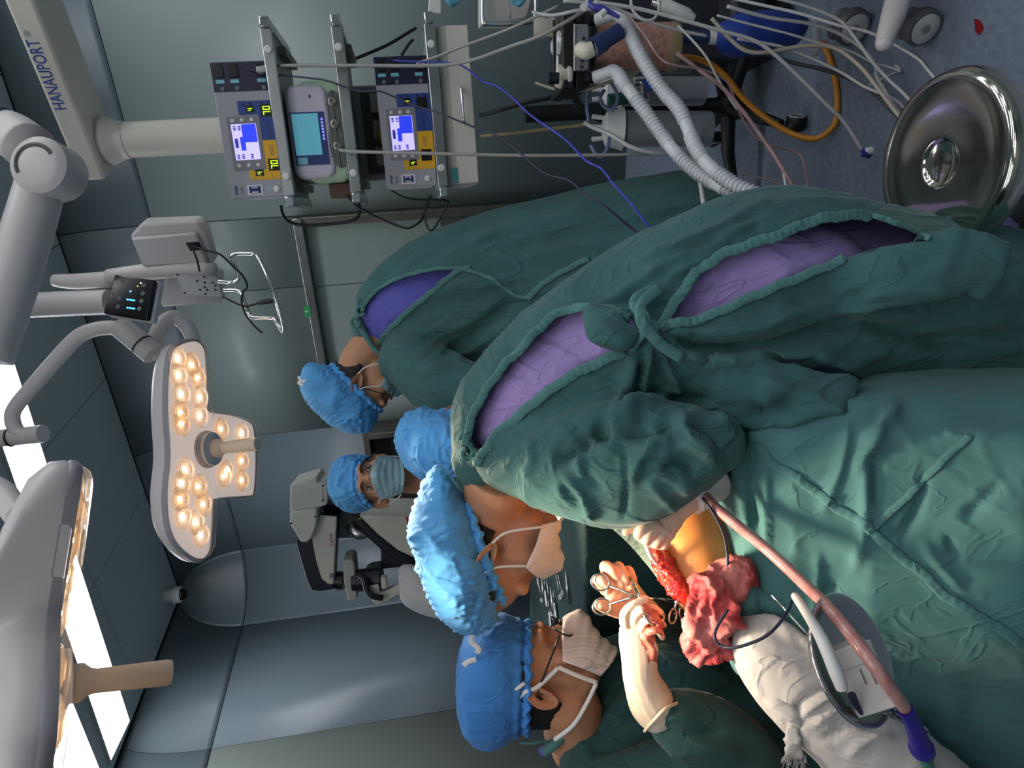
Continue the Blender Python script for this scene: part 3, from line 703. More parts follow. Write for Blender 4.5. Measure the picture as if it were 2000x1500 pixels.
ob('shaft_seam', MB().tube([P(19, 855, D1+.005), P(22, 854.5, D1+.005)], .0255, 24), m_dark, lamp1)
tpn = [(224, 535), (303, 547), (288, 626), (201, 612)]
pf = Fr(P(253, 580, 1.74), X=P(251, 540, 1.76)-P(258, 622, 1.73), Z=P(210, 575, 1.75)-P(297, 585, 1.73))
uvs = [pf.uv(*p) for p in tpn]
tpo = ob('touch_panel', MB().ppoly(pf, uvs, 0, .012), M('touch_black', (10, 11, 14), .12), lamp1, bevel=.004)
ob('panel_case', MB().ppoly(pf, [(x*1.03, z*1.03-.003) for x, z in uvs], .0125, .035), m_lampw, tpo, bevel=.006)
m_tpl = M('touch_led', (80, 190, 255), .4, emit=2.5, ecol=(80, 190, 255)); m_tpi = M('touch_icon', (110, 116, 124), .5, emit=.05)
for (x, y, w) in [(255, 569, 1), (249, 585, 4), (249, 601, 4)]:
    for k in range(w):
        u, v = pf.uv(x+4.4*k, y+.6*k); ob('indicator', MB().box(pf, u-.002, u+.002, -.0006, 0, v-.0022, v+.0022), m_tpl, tpo)
for (x, y) in [(240, 550), (238, 567), (233, 583), (230, 599), (280, 557), (279, 573), (276, 588), (272, 603)]:
    u, v = pf.uv(x, y); ob('touch_key', MB().lathe(pf.w(u, 0, v), -pf.Y, [(.006, 0), (.006, .0004), (.001, .0004)], 14, X=pf.X), m_tpi, tpo)
for (x, y, mt_) in [(275, 553, m_white), (269, 559, m_seg)]:
    u, v = pf.uv(x, y); ob('indicator', MB().lathe(pf.w(u, 0, v), -pf.Y, [(.002, 0), (.002, .0005), (.001, .0005)], 10, X=pf.X), M('touch_white_led', (255, 255, 255), .4, emit=2.) if mt_ is m_white else mt_, tpo)
text('panel_print', 'mindray', pf, *pf.uv(219, 574), -.0003, .008, m_tpi, tpo, .0002)
# second lamp, near the camera
h0 = P(140, 1335, .93); rm = ray(246, 1323).normalized(); d1 = .93*ray(140, 1335).dot(rm)/ray(352, 1311).dot(rm)
h1 = P(352, 1311, d1*1.015)
n2 = (h1-h0).normalized()
F2 = LF(h0-n2*.054, V(1, 0, 0), n2)
ang2 = math.radians(28)
a2 = (RT+FW*.12); a2 = (a2-n2*a2.dot(n2)).normalized()
F2 = LF(h0, a2, n2)
if F2.b.dot(CAM-F2.o) > 0: F2.b = -F2.b
ha, hb2 = F1.uv(402, 878)
F2.o = h0-F2.w(ha, hb2, -.030)+F2.o
lamp2 = thing('surgical_lamp', 'large near surgical lamp seen from the side above the seated surgeon', 'surgical lamp', F2.w(0, 0, .05))
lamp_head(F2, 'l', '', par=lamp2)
ob('fork_tube', MB().tube(pth([(40, 1010, 1.02), (20, 985, 1.05), (0, 960, 1.08), (-40, 940, 1.1)], 6), .02, 16), m_lampw, lamp2, ang=180)
# spring arm over the far lamp
arm = thing('lamp_spring_arm', 'white ceiling lamp arm with round elbow joint beside the HANAUPORT boom', 'lamp arm', P(60, 320, 1.5))
m_ap = M('arm_slot', (86, 82, 84), .5)
ez = (P(75, 322, 1.5)-CAM).normalized()
jx = Fr(P(75, 322, 1.46), X=RT, Z=UP)
ob('elbow', MB().lathe(jx.o, jx.Y, [(.045, -.012), (.052, -.008), (.0625, 0), (.064, .01), (.064, .07), (.06, .08), (.001, .08)], 36), m_lampw, arm)
c_ = MB()
cp_ = [jx.w(.040*math.cos(math.radians(t)), -.0085, .040*math.sin(math.radians(t))) for t in range(-25, 176, 10)]
c_ = MB().tube([jx.w(.041*math.cos(math.radians(t)), -.0095, .041*math.sin(math.radians(t))) for t in range(-60, 125, 9)], .0055, 8, flat=jx.Y, ry=.0055)
ob('elbow_slot', c_, m_ap, arm)
ob('elbow_neck', MB().tube(pth([(-30, 255, 1.52), (20, 262, 1.52), (60, 290, 1.5)], 4), [.05, .052, .055], 24), m_lampw, arm, ang=180)
ob('arm_beam', MB().tube(pth([(85, 340, 1.52), (60, 430, 1.5), (20, 560, 1.47), (-30, 700, 1.43)], 4), [.047, .05, .052, .054], 20, flat=UP, ry=[.05]), m_lampw, arm, ang=180)
ob('arm_seam', MB().tube([P(8, 258, 1.515), P(11, 258.5, 1.515)], .0535, 24), m_ap, arm)
# ================================================================ MONITOR HOLDER
mon = thing('monitor_holder', 'white ceiling arm with flat monitor box and chrome handle loop', 'monitor arm', P(330, 520, 2.1))
DM = 2.05
ob('drop_tube', MB().tube([P(-40, 600, 2.12), P(215, 590, 2.1)], .040, 24), m_lampw, mon)
ob('arm_body', MB().tube(pth([(212, 540, DM), (300, 530, DM), (420, 526, DM)], 4), [.022, .026, .02], 16), m_lampw, mon, ang=180)
ob('arm_cover', MB().tube(pth([(108, 548, 2.16), (150, 550, 2.14), (220, 545, 2.1)], 4), [.02, .026, .026], 14), m_lampw, mon, ang=180)
mf = Fr(P(330, 520, DM), X=P(330, 480, DM-.03)-P(330, 560, DM+.03), Z=V(0, 0, 1))
def pxpoly(fr, pts, off=0): return [fr.uv(x, y, off) for x, y in pts]
ob('monitor_back', MB().ppoly(mf, pxpoly(mf, [(253, 462), (275, 436), (385, 432), (400, 450), (418, 516), (283, 522)]), .0, .07), m_lampw, mon, bevel=.01, seg=3)
ob('back_cover', MB().ppoly(mf, pxpoly(mf, [(256, 466), (382, 455), (405, 514), (278, 521)], -.02), -.02, -.001), m_lampw, mon, bevel=.006)
ob('cable_recess', MB().ppoly(mf, pxpoly(mf, [(362, 474), (389, 472), (396, 488), (372, 490)], -.021), -.0215, -.0201), m_black, mon)
ob('lower_box', MB().ppoly(mf, pxpoly(mf, [(300, 575), (330, 540), (430, 536), (433, 592), (318, 601)]), .0, .06), m_lampw, mon, bevel=.008)
vp = ob('mount_plate', MB().ppoly(mf, pxpoly(mf, [(343, 536), (422, 539), (434, 581), (359, 575)], -.035), -.035, -.028), M('plate_white', (214, 214, 212), .4), mon, bevel=.002)
for (x, y) in [(385, 549), (391, 566), (400, 552), (400, 561), (405, 566), (416, 552), (421, 558), (421, 566), (401, 574), (347, 537), (361, 572), (399, 541)]:
    u, v = mf.uv(x, y, -.036); ob('hole', MB().lathe(mf.w(u, -.0355, v), -mf.Y, [(.0035, 0), (.0035, .0008), (.001, .0008)], 10, X=mf.X), m_dark, vp)
ob('handle_loop', MB().tube(pth([(425, 549, 2.0), (455, 551, 2.0), (466, 542, 2.0), (458, 515, 2.0), (452, 502, 2.0), (460, 496, 2.0), (492, 496, 1.99), (502, 500, 1.99), (520, 535, 1.97), (540, 590, 1.95), (553, 640, 1.94), (551, 646, 1.94), (540, 630, 1.95), (534, 622, 1.95), (495, 620, 1.96), (486, 612, 1.97), (476, 585, 1.98), (466, 568, 1.99), (435, 567, 2.0)], 6), .0058, 10), m_chrome, mon, ang=180)
cable('monitor_cable', [(378, 482, 2.0), (400, 488, 1.99), (430, 497, 1.98), (460, 525, 1.98), (475, 540, 1.98), (483, 560, 1.98), (475, 570, 1.98), (472, 590, 1.97), (480, 615, 1.96), (498, 638, 1.95), (512, 650, 1.95)], .0033, m_cblk, 'black cable hanging from the white monitor box through the chrome loop')
cable('monitor_cable', [(376, 486, 2.0), (384, 505, 1.99), (390, 530, 2.0)], .003, m_cblk, 'short black cable behind the white perforated plate')
cable('monitor_cable', [(436, 580, 1.98), (460, 592, 1.97), (480, 598, 1.97), (505, 592, 1.96)], .003, m_cblk, 'thin black cable with plug beneath the white plate')
tag(ob('cable_plug', MB().tube([P(505, 592, 1.96), P(520, 589, 1.96), P(532, 588, 1.96)], [.006, .008, .006], 10), m_black), 'black plug end hanging inside the chrome loop', 'plug')

# ceiling posts that carry the arms
def post(p, r, par, mat=None):
    p = Vector(p); o = ob('ceiling_post', MB().cyl(p-V(0, 0, .01), V(p.x, p.y, CEIL-.002), r, n=24), mat or m_lampw, par); 
    ob('ceiling_flange', MB().lathe(V(p.x, p.y, CEIL-.002), V(0, 0, -1), [(.001, 0), (r*2.2, 0), (r*2.2, .02), (r*1.2, .03), (.001, .03)], 28), mat or m_lampw, par); return o
post(P(-120, 868, 1.85), .0245, lamp1); post(P(-40, 600, 2.12), .040, mon); post(P(-30, 255, 1.52), .05, arm); post(P(-40, 940, 1.1), .022, lamp2)
# ================================================================ PEOPLE
def D3(a, b, c=0.): return (-UP*a-RT*b+FW*c)            # photo right, photo down, away
def skinmat(name, rgb, rgb2): return M(name, rgb, .5, var=.5, vs=14, rgb2=rgb2, bump=.05, bs=220, sss=.12)
m_skin = skinmat('skin', (196, 146, 112), (184, 130, 100))
m_hair = M('black_hair', (22, 18, 17), .55, bump=.6, bs=260)
def clothmat(name, rgb, var=.10, bump=.25, crease=.8):
    m = M(name, rgb, .85, var=var, vs=7, bump=bump, bs=34, sheen=.12, spec=.2)
    nt = m.node_tree; N = nt.nodes; L = nt.links
    b = N['Principled BSDF']; old = [n for n in N if n.type == 'BUMP'][0]
    tc = [n for n in N if n.type == 'TEX_COORD'][0]
    w = N.new('ShaderNodeTexNoise'); w.inputs['Scale'].default_value = 900; w.inputs['Detail'].default_value = 1; L.new(tc.outputs['Object'], w.inputs['Vector'])
    prev = old
    for sc_, di, st_ in ((5., .006, .55), (13., .0032, .55)):
        nz = N.new('ShaderNodeTexNoise'); nz.inputs['Scale'].default_value = sc_; nz.inputs['Detail'].default_value = 2.5; nz.inputs['Distortion'].default_value = .9; mpn = N.new('ShaderNodeMapping'); mpn.inputs['Scale'].default_value = (1.25, 1.25, .38); mpn.inputs['Rotation'].default_value = (.15, .35, 0); L.new(tc.outputs['Object'], mpn.inputs['Vector']); L.new(mpn.outputs[0], nz.inputs['Vector'])
        sb_ = N.new('ShaderNodeMath'); sb_.operation = 'SUBTRACT'; sb_.inputs[1].default_value = .5; L.new(nz.outputs[0], sb_.inputs[0])
        ab = N.new('ShaderNodeMath'); ab.operation = 'ABSOLUTE'; L.new(sb_.outputs[0], ab.inputs[0])
        mr = N.new('ShaderNodeMapRange'); mr.interpolation_type = 'SMOOTHSTEP'; mr.inputs[1].default_value = 0; mr.inputs[2].default_value = .036; mr.inputs[3].default_value = 1; mr.inputs[4].default_value = 0; L.new(ab.outputs[0], mr.inputs[0])
        bb = N.new('ShaderNodeBump'); bb.inputs['Strength'].default_value = st_*crease; bb.inputs['Distance'].default_value = di; L.new(mr.outputs[0], bb.inputs['Height']); L.new(prev.outputs[0], bb.inputs['Normal']); prev = bb
    old = prev
    b2 = N.new('ShaderNodeBump'); b2.inputs['Strength'].default_value = .12; b2.inputs['Distance'].default_value = .001
    L.new(w.outputs[0], b2.inputs['Height']); L.new(old.outputs[0], b2.inputs['Normal']); L.new(b2.outputs[0], b.inputs['Normal'])
    return m
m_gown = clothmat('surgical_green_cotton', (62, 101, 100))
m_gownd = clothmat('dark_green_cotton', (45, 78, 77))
m_hem = clothmat('green_hem', (84, 130, 126), .15)
m_purple = clothmat('purple_cotton', (168, 146, 206), .06, .2)
m_violet = clothmat('blue_violet_cotton', (98, 98, 184), .06, .2)
m_cap = clothmat('blue_nonwoven_cap', (92, 168, 228), .16, .5)
m_capd = clothmat('deep_blue_nonwoven', (68, 136, 210), .16, .5)
m_mask = clothmat('white_mask_fabric', (226, 214, 210), .05, .3)
m_maskb = clothmat('pale_blue_mask', (150, 186, 196), .06, .3)
m_strap = M('white_strap', (232, 232, 230), .7)
m_glove = M('latex_glove', (232, 214, 190), .42, var=.08, vs=20, bump=.15, bs=70, sss=.06)
m_frame = M('black_spectacle_frame', (20, 18, 18), .35)
m_glassc = clear('spectacle_lens', (246, 248, 250), .03, .02)
class Hd:
    def __init__(s, c, up, fwd, k=1.): 
        s.c = Vector(c); s.z = Vector(up).normalized(); f = Vector(fwd); s.y = (f-s.z*f.dot(s.z)).normalized(); s.x = s.y.cross(s.z); s.k = k
    def w(s, x, y, z): return s.c+(s.x*x+s.y*y+s.z*z)*s.k
    def v(s, x, y, z): return (s.x*x+s.y*y+s.z*z)*s.k
def ell(mb, h, c, r, n=20, m=14): mb.ell(h.w(*c), h.v(r[0], 0, 0), h.v(0, r[1], 0), h.v(0, 0, r[2]), n, m)
def ear(mb, h, sx):
    n = 26; rows = []
    for t, o in ((.80, -.016), (1.0, -.002), (1.03, .004), (.98, .009), (.88, .008), (.78, .0035), (.66, .005), (.52, .005), (.40, -.003), (.2, -.006), (.02, -.006)):
        r = []
        for k in range(n):
            a = 2*math.pi*k/n; ca, sa = math.cos(a), math.sin(a)
            w = .0185*(1-.28*max(0, -sa)) if ca < 0 else .0135
            hh = .034 if sa > 0 else .032
            y = ca*w*t-.012; z = sa*hh*t-.004
            x = .074+o+.012*max(0, -ca)*t
            r.append(h.w(sx*x, y-.002, z))
        rows.append(r if sx > 0 else r[::-1])
    mb.grid(rows, closed=True)
def headblob(h, neck, torso=(), nr=(.056, .062), ears=(1, -1)):
    mb = MB()
    ell(mb, h, (0, -.012, .045), (.075, .098, .083)); ell(mb, h, (0, .035, -.02), (.063, .060, .086)); ell(mb, h, (0, .038, -.074), (.051, .052, .038))
    ell(mb, h, (0, .080, -.097), (.021, .018, .018)); ell(mb, h, (0, .080, .034), (.052, .018, .016))
    for s in (-1, 1): ell(mb, h, (s*.040, .058, -.022), (.027, .028, .030))
    mb.tube([h.w(0, .088, .018), h.w(0, .100, 0), h.w(0, .116, -.026), h.w(0, .100, -.038)], [.008, .009, .014, .010], 10)
    for s in (-1, 1): ell(mb, h, (s*.012, .100, -.032), (.009, .010, .008))
    nb = Vector(neck); mb.tube(spl([h.w(0, -.03, -.02), h.w(0, -.035, -.08), nb], 5), [nr[0]*h.k, nr[0]*h.k, nr[1]*h.k], 18)
    for t in torso: chain(mb, t)
    me = fuse(mb, .0045, 5, 'body')
    co, no = getco(me)
    for s in (-1, 1):
        e = np.array(h.w(s*.032, .088, .006)); d = np.linalg.norm(co-e, axis=1)/h.k
        co -= np.outer(np.exp(-(d/.016)**2)*.011*h.k, np.array(h.y))
    setco(me, co)
    b = MB(); b.v = [tuple(v.co) for v in me.vertices]; b.f = [tuple(p.vertices) for p in me.polygons]
    for s in ears: ear(b, h, s)
    return b
def cap(h, par, mat, tilt=-.25, puff=1., back=.035, zoff=.012, seed=0, amp=.004, flat=1., band=True, sc=42., shift=(0, 0), sag=0., hs=1.):
    """bouffant cap: gathered band around the head, puffed crown"""
    zc = (h.z*math.cos(tilt)+h.y*math.sin(tilt)).normalized(); xc = h.x; yc = zc.cross(xc)
    c = h.w(0, -.014, zoff); n, rows = 200, []
    prof = [(1.02, -.014), (1.09, -.008), (1.035, 0), (1.02, .004), (1.10, .010), (1.2*puff, .022), (1.30*puff, .04), (1.34*puff, .06), (1.30*puff, .082), (1.16*puff, .104), (.92*puff, .120), (.62*puff, .130), (.3*puff, .135), (.02, .136)]
    pr = spl(prof, 8)
    for i, (r, z) in enumerate(pr):
        row = []; s = max(0, z)/.136
        for k in range(n):
            a = 2*math.pi*k/n
            rr = r*(1+(.02*math.sin(17*a+seed)+.016*math.sin(29*a+2*seed))*math.exp(-((z-.0)/.018)**2)+.03*math.sin(3*a+seed)*s*(1-s)*2)
            dz = .006*math.sin(23*a+seed*3)*math.exp(-(max(0, .004-z)/.02)) if z < 0 else 0
            x = .080*rr*math.cos(a); y = .103*rr*math.sin(a)*flat-back*s*h.k
            wb_ = max(0, -math.sin(a))**2*math.exp(-((z-.045)/.035)**2)*sag
            row.append(c+(xc*(x+shift[0]*s)+yc*(y+shift[1]*s-wb_)+zc*(z*hs+dz-wb_*.35))*h.k)
        rows.append(row)
    me = MB().grid(rows, closed=True).mesh('surgical_cap')
    bm = bmesh.new(); bm.from_mesh(me); bmesh.ops.recalc_face_normals(bm, faces=bm.faces); bm.to_mesh(me); bm.free()
    co, no = getco(me)
    if ((co-np.array(c+zc*.05))*no).sum() < 0: me.flip_normals()
    m = me.copy()
    def mk(co_):
        z = (co_-np.array(c))@np.array(zc); return np.clip((z+.01)/.03, .25, 1)
    wrinkle(me, amp*1.6, sc*.5, along=xc, st=.35, seed=seed+11, warp=1.2, fine=.0, mask=mk)
    # accordion pleats across the cap
    co, no = getco(me); u_ = (co-np.array(c))@np.array(yc); q = co*18
    ph = u_*sc*11+3.4*noise(q*.8, seed)+2.6*noise(q*2.2, seed+4)+1.2*noise(q*5, seed+6)
    g = np.clip(noise(co*22, seed+8)*1.1+.55, .05, 1)
    setco(me, co+no*((1-np.abs(np.sin(ph/2)))*g*amp*1.05)[:, None])
    o = link('surgical_cap', me, mat, par, ang=180); solid(o, .0012)
    return o
def straps(h, par, pts, r=.0022, mat=None, nm='mask_strap'):
    return ob(nm, MB().tube(spl([h.w(*p) for p in pts], 6), r*h.k, 8), mat or m_strap, par, ang=180)
def facemask(h, par, mat, seed=0, top=.004, bot=-.122, bulge=0., amax=1.25):
    rows = []
    for j in range(25):
        t = j/24; z = bot+(top-bot)*t; row = []
        for i in range(41):
            s = -1+2*i/40; a = s*amax
            prof = math.sin(math.pi*min(1, max(0, .12+.88*t)))**.5
            dp = .090+.037*math.exp(-(a/.42)**2)*math.exp(-((z+.030)/.035)**2)+bulge*prof*math.cos(a)
            if z < -.07: dp -= (-.07-z)*.12
            wd = .069 - (.012*max(0, (-.06-z)/.06))
            x = wd*math.sin(a)/math.sin(amax)*1.02; y = .012+dp*math.cos(a*.92)**.8 if abs(a) < 1.5 else .012
            zz = z*(1-.35*abs(s)**2)-.018*abs(s)**2
            pl = .0022*math.cos((t*5.0)*2*math.pi)*(1-abs(s)**4)*(0.2 if t > .85 else 1)
            row.append(h.w(x, y+pl+.003, zz))
        rows.append(row)
    me = MB().grid(rows).mesh('face_mask'); wrinkle(me, .0018, 60, seed=seed, fine=.2)
    o = link('face_mask', me, mat, par, ang=180); solid(o, .0015, 0)
    return o
def glasses(h, par, rim=.0013, mat=None, rx=.024, rz=.020, z0=-.004, y0=.108, round_=False, lens=True, gap=.033):
    m = MB()
    for s in (-1, 1):
        pts = []
        for k in range(28):
            a = 2*math.pi*k/28; ca, sa = math.cos(a), math.sin(a); p = 1 if round_ else .75
            pts.append(h.w(s*gap+rx*math.copysign(abs(ca)**p, ca), y0-.35*abs(s*gap+rx*ca)*.35, z0+rz*math.copysign(abs(sa)**p, sa)))
        m.tube(pts, rim*h.k, 6, closed=True)
        if lens:
            ln = MB(); ln.v = [tuple(q) for q in pts]; ln.f = [tuple(range(28))]; lo = ob('lens', ln, m_glassc, par)
        m.tube(spl([h.w(s*(gap+rx), y0-.012, z0+.006), h.w(s*.074, y0-.03, z0+.008), h.w(s*.079, .02, z0+.010), h.w(s*.077, -.012, z0+.008), h.w(s*.074, -.03, z0-.012)], 5), rim*1.1*h.k, 6)
    m.tube(spl([h.w(-gap+rx, y0, z0+.004), h.w(0, y0+.006, z0+.008), h.w(gap-rx, y0, z0+.004)], 4), rim*h.k, 6)
    return ob('spectacles', m, mat or m_frame, par, ang=180)
def hairshell(h, par, zlo=-.05, mat=None):
    """short hair over the back of the skull"""
    rows = []
    for j in range(16):
        z = zlo+(.10-zlo)*j/15; row = []
        for i in range(33):
            a = math.radians((86 if z < .03 else 86+50*min(1, (z-.03)/.04))*(-1+2*i/32))
            f = math.sqrt(max(.02, 1-((z-.045)/.090)**2)) if z > .045 else 1-.30*((.045-z)/.1)**1.4; x = .0795*math.sin(a)*f; y = -.012-.1025*math.cos(a)*f
            if y > .02-.5*max(0, z-.02): y = min(y, .03)
            row.append(h.w(x, y, z))
        rows.append(row)
    me = MB().grid(rows).mesh('hair'); wrinkle(me, .003, 60, seed=3)
    o = link('hair', me, mat or m_hair, par, ang=180); solid(o, .006, 0); return o
def gown(name, chains, mat, par, vox=.009, it=8, wr=(), folds=(), cuts=(), thick=.0016, extra=None):
    mb = MB()
    for c in chains: chain(mb, c, 22, 6)
    if extra: extra(mb)
    me = fuse(mb, vox, it, name)
    for w in wr: wrinkle(me, **w)
    if folds: sculpt(me, [(a_, b_, c_*1.45) for a_, b_, c_ in folds])
    b = bvh_of(me)
    for c in cuts: cutout(me, c)
    if cuts:
        for k in range(2):
            pass
    o = link(name, me, mat, par, ang=180)
    if thick: solid(o, thick)
    return o, b
def hem(bvh, pts, w, par, mat=None, lift=.004, name='hem', t=.0025, k=6, seed=0, jit=.0):
    """stitched band laid along an opening edge"""
    P_ = lay(bvh, pts, lift, k)
    if len(P_) < 3: return None
    L_ = [0]
    for i in range(1, len(P_)): L_.append(L_[-1]+(P_[i]-P_[i-1]).length)
    m_ = max(4, int(L_[-1]/.004)); Q = []
    for j in range(m_+1):
        s_ = L_[-1]*j/m_; i = min(len(P_)-2, max(0, int(np.searchsorted(L_, s_))-1)); Q.append(P_[i].lerp(P_[i+1], (s_-L_[i])/max(1e-9, L_[i+1]-L_[i])))
    P_ = Q; rows = [[], [], [], []]; n = len(P_); mb = MB()
    for i in range(n):
        T = (P_[min(i+2, n-1)]-P_[max(i-2, 0)]).normalized(); vd = (P_[i]-CAM).normalized(); s = T.cross(vd).normalized()
        j = math.sin(i*.45+seed)*w*.08+math.sin(i*1.3+seed*2)*w*.04; up = -vd*(t*(.9 if i % 3 else .1))
        rows[0].append(P_[i]+s*(w/2+j)); rows[3].append(P_[i]-s*(w/2-j)); rows[1].append(P_[i]+s*(w*.36+j)+up); rows[2].append(P_[i]-s*(w*.36-j)+up)
    mb.grid(rows)
    o = ob(name, mb, mat or m_hem, par, ang=50); solid(o, t*.7, 0); return o
def legs(mb, hip, feet, r=.085):
    for f in feet:
        f = Vector(f); hp = Vector(hip)+(V(f.x-hip[0], f.y-hip[1], 0)*.8)
        kn = (hp+f)/2+V(0, 0, .02)
        mb.tube(spl([hp, kn, V(f.x, f.y, .09)], 5), [r*1.15, r, r*.62], 14)
def shoes(par, feet, fwd, mat):
    for f in feet:
        m = MB(); d = Vector(fwd).normalized(); s = d.cross(V(0, 0, 1)); f = Vector(f); b = V(f.x, f.y, 0)
        m.ell(b+d*.05+V(0, 0, .042), d*.13, s*.048, V(0, 0, .040)); m.ell(b-d*.03+V(0, 0, .05), d*.06, s*.045, V(0, 0, .05))
        ob('shoe', m, mat, par, ang=180)
m_shoe = M('clog_dark', (40, 44, 56), .5)
def longfolds(n, x0, x1, ya, yb, d, ln, w, amp, seed):
    """long pulled creases running down a gown; ya/yb give the y range at a given x"""
    rr = random.Random(seed); out = []
    for k in range(n):
        x = rr.uniform(x0, x1); y = rr.uniform(ya(x), yb(x)); l = rr.uniform(*ln); b = rr.uniform(-.18, .18); dx, dy = d
        out.append(([(x, y), (x+dx*l*.5-dy*b*l*.4, y+dy*l*.5+dx*b*l*.4), (x+dx*l, y+dy*l+b*l*.3)], w*rr.uniform(.7, 1.3), amp*rr.choice((1, 1, -1.1))*rr.uniform(.6, 1.2)))
    return out
# ---------------------------------------------------------------- A: standing assistant by the supply boom
hA = Hd(P(706, 752, 2.12), D3(-.30, .95, -.05), D3(.95, .30, .22), .98)
pA = thing('person', 'assistant in green gown and blue violet scrubs standing below the supply boom', 'person', Pz(1560, 560, 0))
nA = P(745, 655, 2.14)
bA = headblob(hA, nA, [[(745, 658, 2.15, 30), (800, 612, 2.16, 48, 40), (1000, 560, 2.14, 85, 70), (1300, 530, 2.14, 85, 75)]])
ob('body', bA, m_skin, pA, ang=180)
hairshell(hA, pA, -.062)
cap(hA, pA, m_cap, tilt=-.46, puff=1.0, back=.03, seed=2, zoff=.020, hs=1.0, sag=.02)
facemask(hA, pA, m_maskb, 1)
for s in (1, -1):
    straps(hA, pA, [(s*.069, .060, -.018), (s*.078, .01, .004), (s*.080, -.012, .024)]); straps(hA, pA, [(s*.064, .060, -.096), (s*.076, .0, -.064), (s*.080, -.022, -.030)])
glasses(hA, pA)
for q in (((590, 742), (583, 748), (592, 752)), ((583, 735), (588, 745), (596, 742))):
    ob('tie_strip', MB().tube(pth([(x, y, 2.02) for x, y in q], 5), .004, 6, flat=UP, ry=.001), m_strap, pA)
tA = [(722, 652, 2.14, 40, 40), (765, 622, 2.13, 92, 62), (850, 592, 2.12, 128, 92), (1000, 560, 2.10, 152, 112), (1200, 525, 2.08, 158, 125), (1340, 508, 2.08, 165, 125), (1395, 506, 2.08, 165, 120)]
scA = MB(); chain(scA, [(a, b-(8 if i > 1 else 0), c+(.02 if i > 1 else .005), d*(.88 if i > 1 else .96), e*(.86 if i > 1 else .95)) for i, (a, b, c, d, e) in enumerate(tA[:-1])]); hipA = P(1330, 510, 2.1)
fa = [V(hipA.x-.12, hipA.y+.05, 0), V(hipA.x+.12, hipA.y+.02, 0)]
legs(scA, hipA, fa); meS = fuse(scA, .012, 4, 'scrubs'); wrinkle(meS, .006, 8, seed=5); link('scrubs', meS, m_violet, pA, ang=180); shoes(pA, fa, V(-1, .5, 0), m_shoe)
armA = [(790, 690, 2.06, 60, 50), (860, 745, 1.98, 66, 55), (960, 790, 1.92, 60, 50), (1030, 850, 1.88, 48, 44)]
opA = [(700, 625), (716, 592), (745, 562), (790, 540), (850, 526), (892, 531), (850, 566), (800, 606), (760, 645), (733, 684), (716, 664)]
gA, vA = gown('gown', [tA, armA], m_gown, pA, .010, 7, [dict(amp=.011, sc=8, along=D3(1, -.25), st=.2, seed=21, fine=.45)],
    [([(1180, 400), (1000, 450), (900, 470)], 12, .008), ([(1250, 440), (1050, 480), (930, 500)], 10, -.006), ([(760, 690), (860, 640), (900, 620)], 14, .008), ([(850, 720), (940, 650), (1000, 600), (1020, 585)], 16, -.016), ([(820, 730), (920, 680), (1010, 610)], 12, .014), ([(920, 760), (960, 690), (1015, 600)], 14, .010)]+longfolds(22, 780, 1250, lambda x: 560-.28*(x-700), lambda x: 640-.2*(x-700), (.96, -.22), (90, 230), 7, .0045, 5)+longfolds(8, 770, 900, lambda x: 640, lambda x: 720, (.75, -.6), (70, 140), 7, .004, 9), [opA])
hem(vA, [(733, 684), (760, 645), (800, 606), (850, 566), (892, 531), (920, 522)], .016, pA, lift=.003)
hem(vA, [(700, 625), (716, 592), (745, 562), (790, 540), (850, 526), (900, 525), (960, 545), (1000, 572), (1028, 582)], .010, pA, lift=.003)
hem(vA, [(1030, 584), (1055, 560), (1100, 530), (1150, 505)], .016, pA, lift=.004, name='back_fold')
cl_ = [(702, 586), (698, 600), (697, 616), (703, 632), (712, 650), (724, 672), (738, 688), (752, 700)]
ob('collar', MB().tube(pth([(x, y, 2.06) for x, y in cl_], 6), [.008, .009, .010, .008, .008], 8), m_hem, pA, ang=180)
for q in ([(712, 606), (704, 598), (696, 606), (702, 616), (712, 612)], [(700, 620), (690, 622), (686, 632), (696, 640), (704, 632)]):
    ob('neck_tie', MB().tube(pth([(x, y, 2.04) for x, y in q], 5), .005, 7), m_hem, pA, ang=180)
# ---------------------------------------------------------------- B: bending assistant in front
hB = Hd(P(958, 1076, 1.28), D3(-.42, .90, 0), D3(.90, .42, .10), 1.0)
pB = thing('person', 'assistant with purple scrubs showing through an open green gown bending over the patient', 'person', Pz(2150, 600, 0))
nB = P(975, 925, 1.24)
bB = headblob(hB, nB, [[(965, 912, 1.25, 52), (1050, 825, 1.24, 90, 75), (1200, 730, 1.23, 110, 85), (1400, 630, 1.23, 110, 90)]], nr=(.058, .066))
ob('body', bB, m_skin, pB, ang=180)
hb_ = hairshell(hB, pB, -.050)
cap(hB, pB, m_cap, tilt=-.80, puff=1.04, back=.0, seed=5, zoff=.006, amp=.0062, hs=.92, sag=.045)
facemask(hB, pB, m_mask, 3)
for s in (1, -1):
    straps(hB, pB, [(s*.069, .060, -.018), (s*.079, .008, .004), (s*.082, -.010, .024), (s*.078, -.024, .016)], .0024); straps(hB, pB, [(s*.064, .060, -.096), (s*.077, .0, -.062), (s*.082, -.018, -.032)], .0024)
tB = [(935, 905, 1.24, 52, 52), (985, 835, 1.22, 115, 100), (1090, 765, 1.19, 160, 135), (1220, 695, 1.17, 188, 150), (1350, 640, 1.16, 205, 160), (1480, 592, 1.16, 207, 165), (1600, 584, 1.17, 196, 160), (1780, 600, 1.2, 178, 150), (2000, 640, 1.22, 178, 150), (2200, 680, 1.22, 178, 150)]
armB = [(1000, 885, 1.17, 72, 80), (1110, 905, 1.09, 108, 100), (1220, 905, 1.03, 124, 95), (1330, 872, 1.0, 100, 80), (1400, 850, 1.0, 46, 60)]
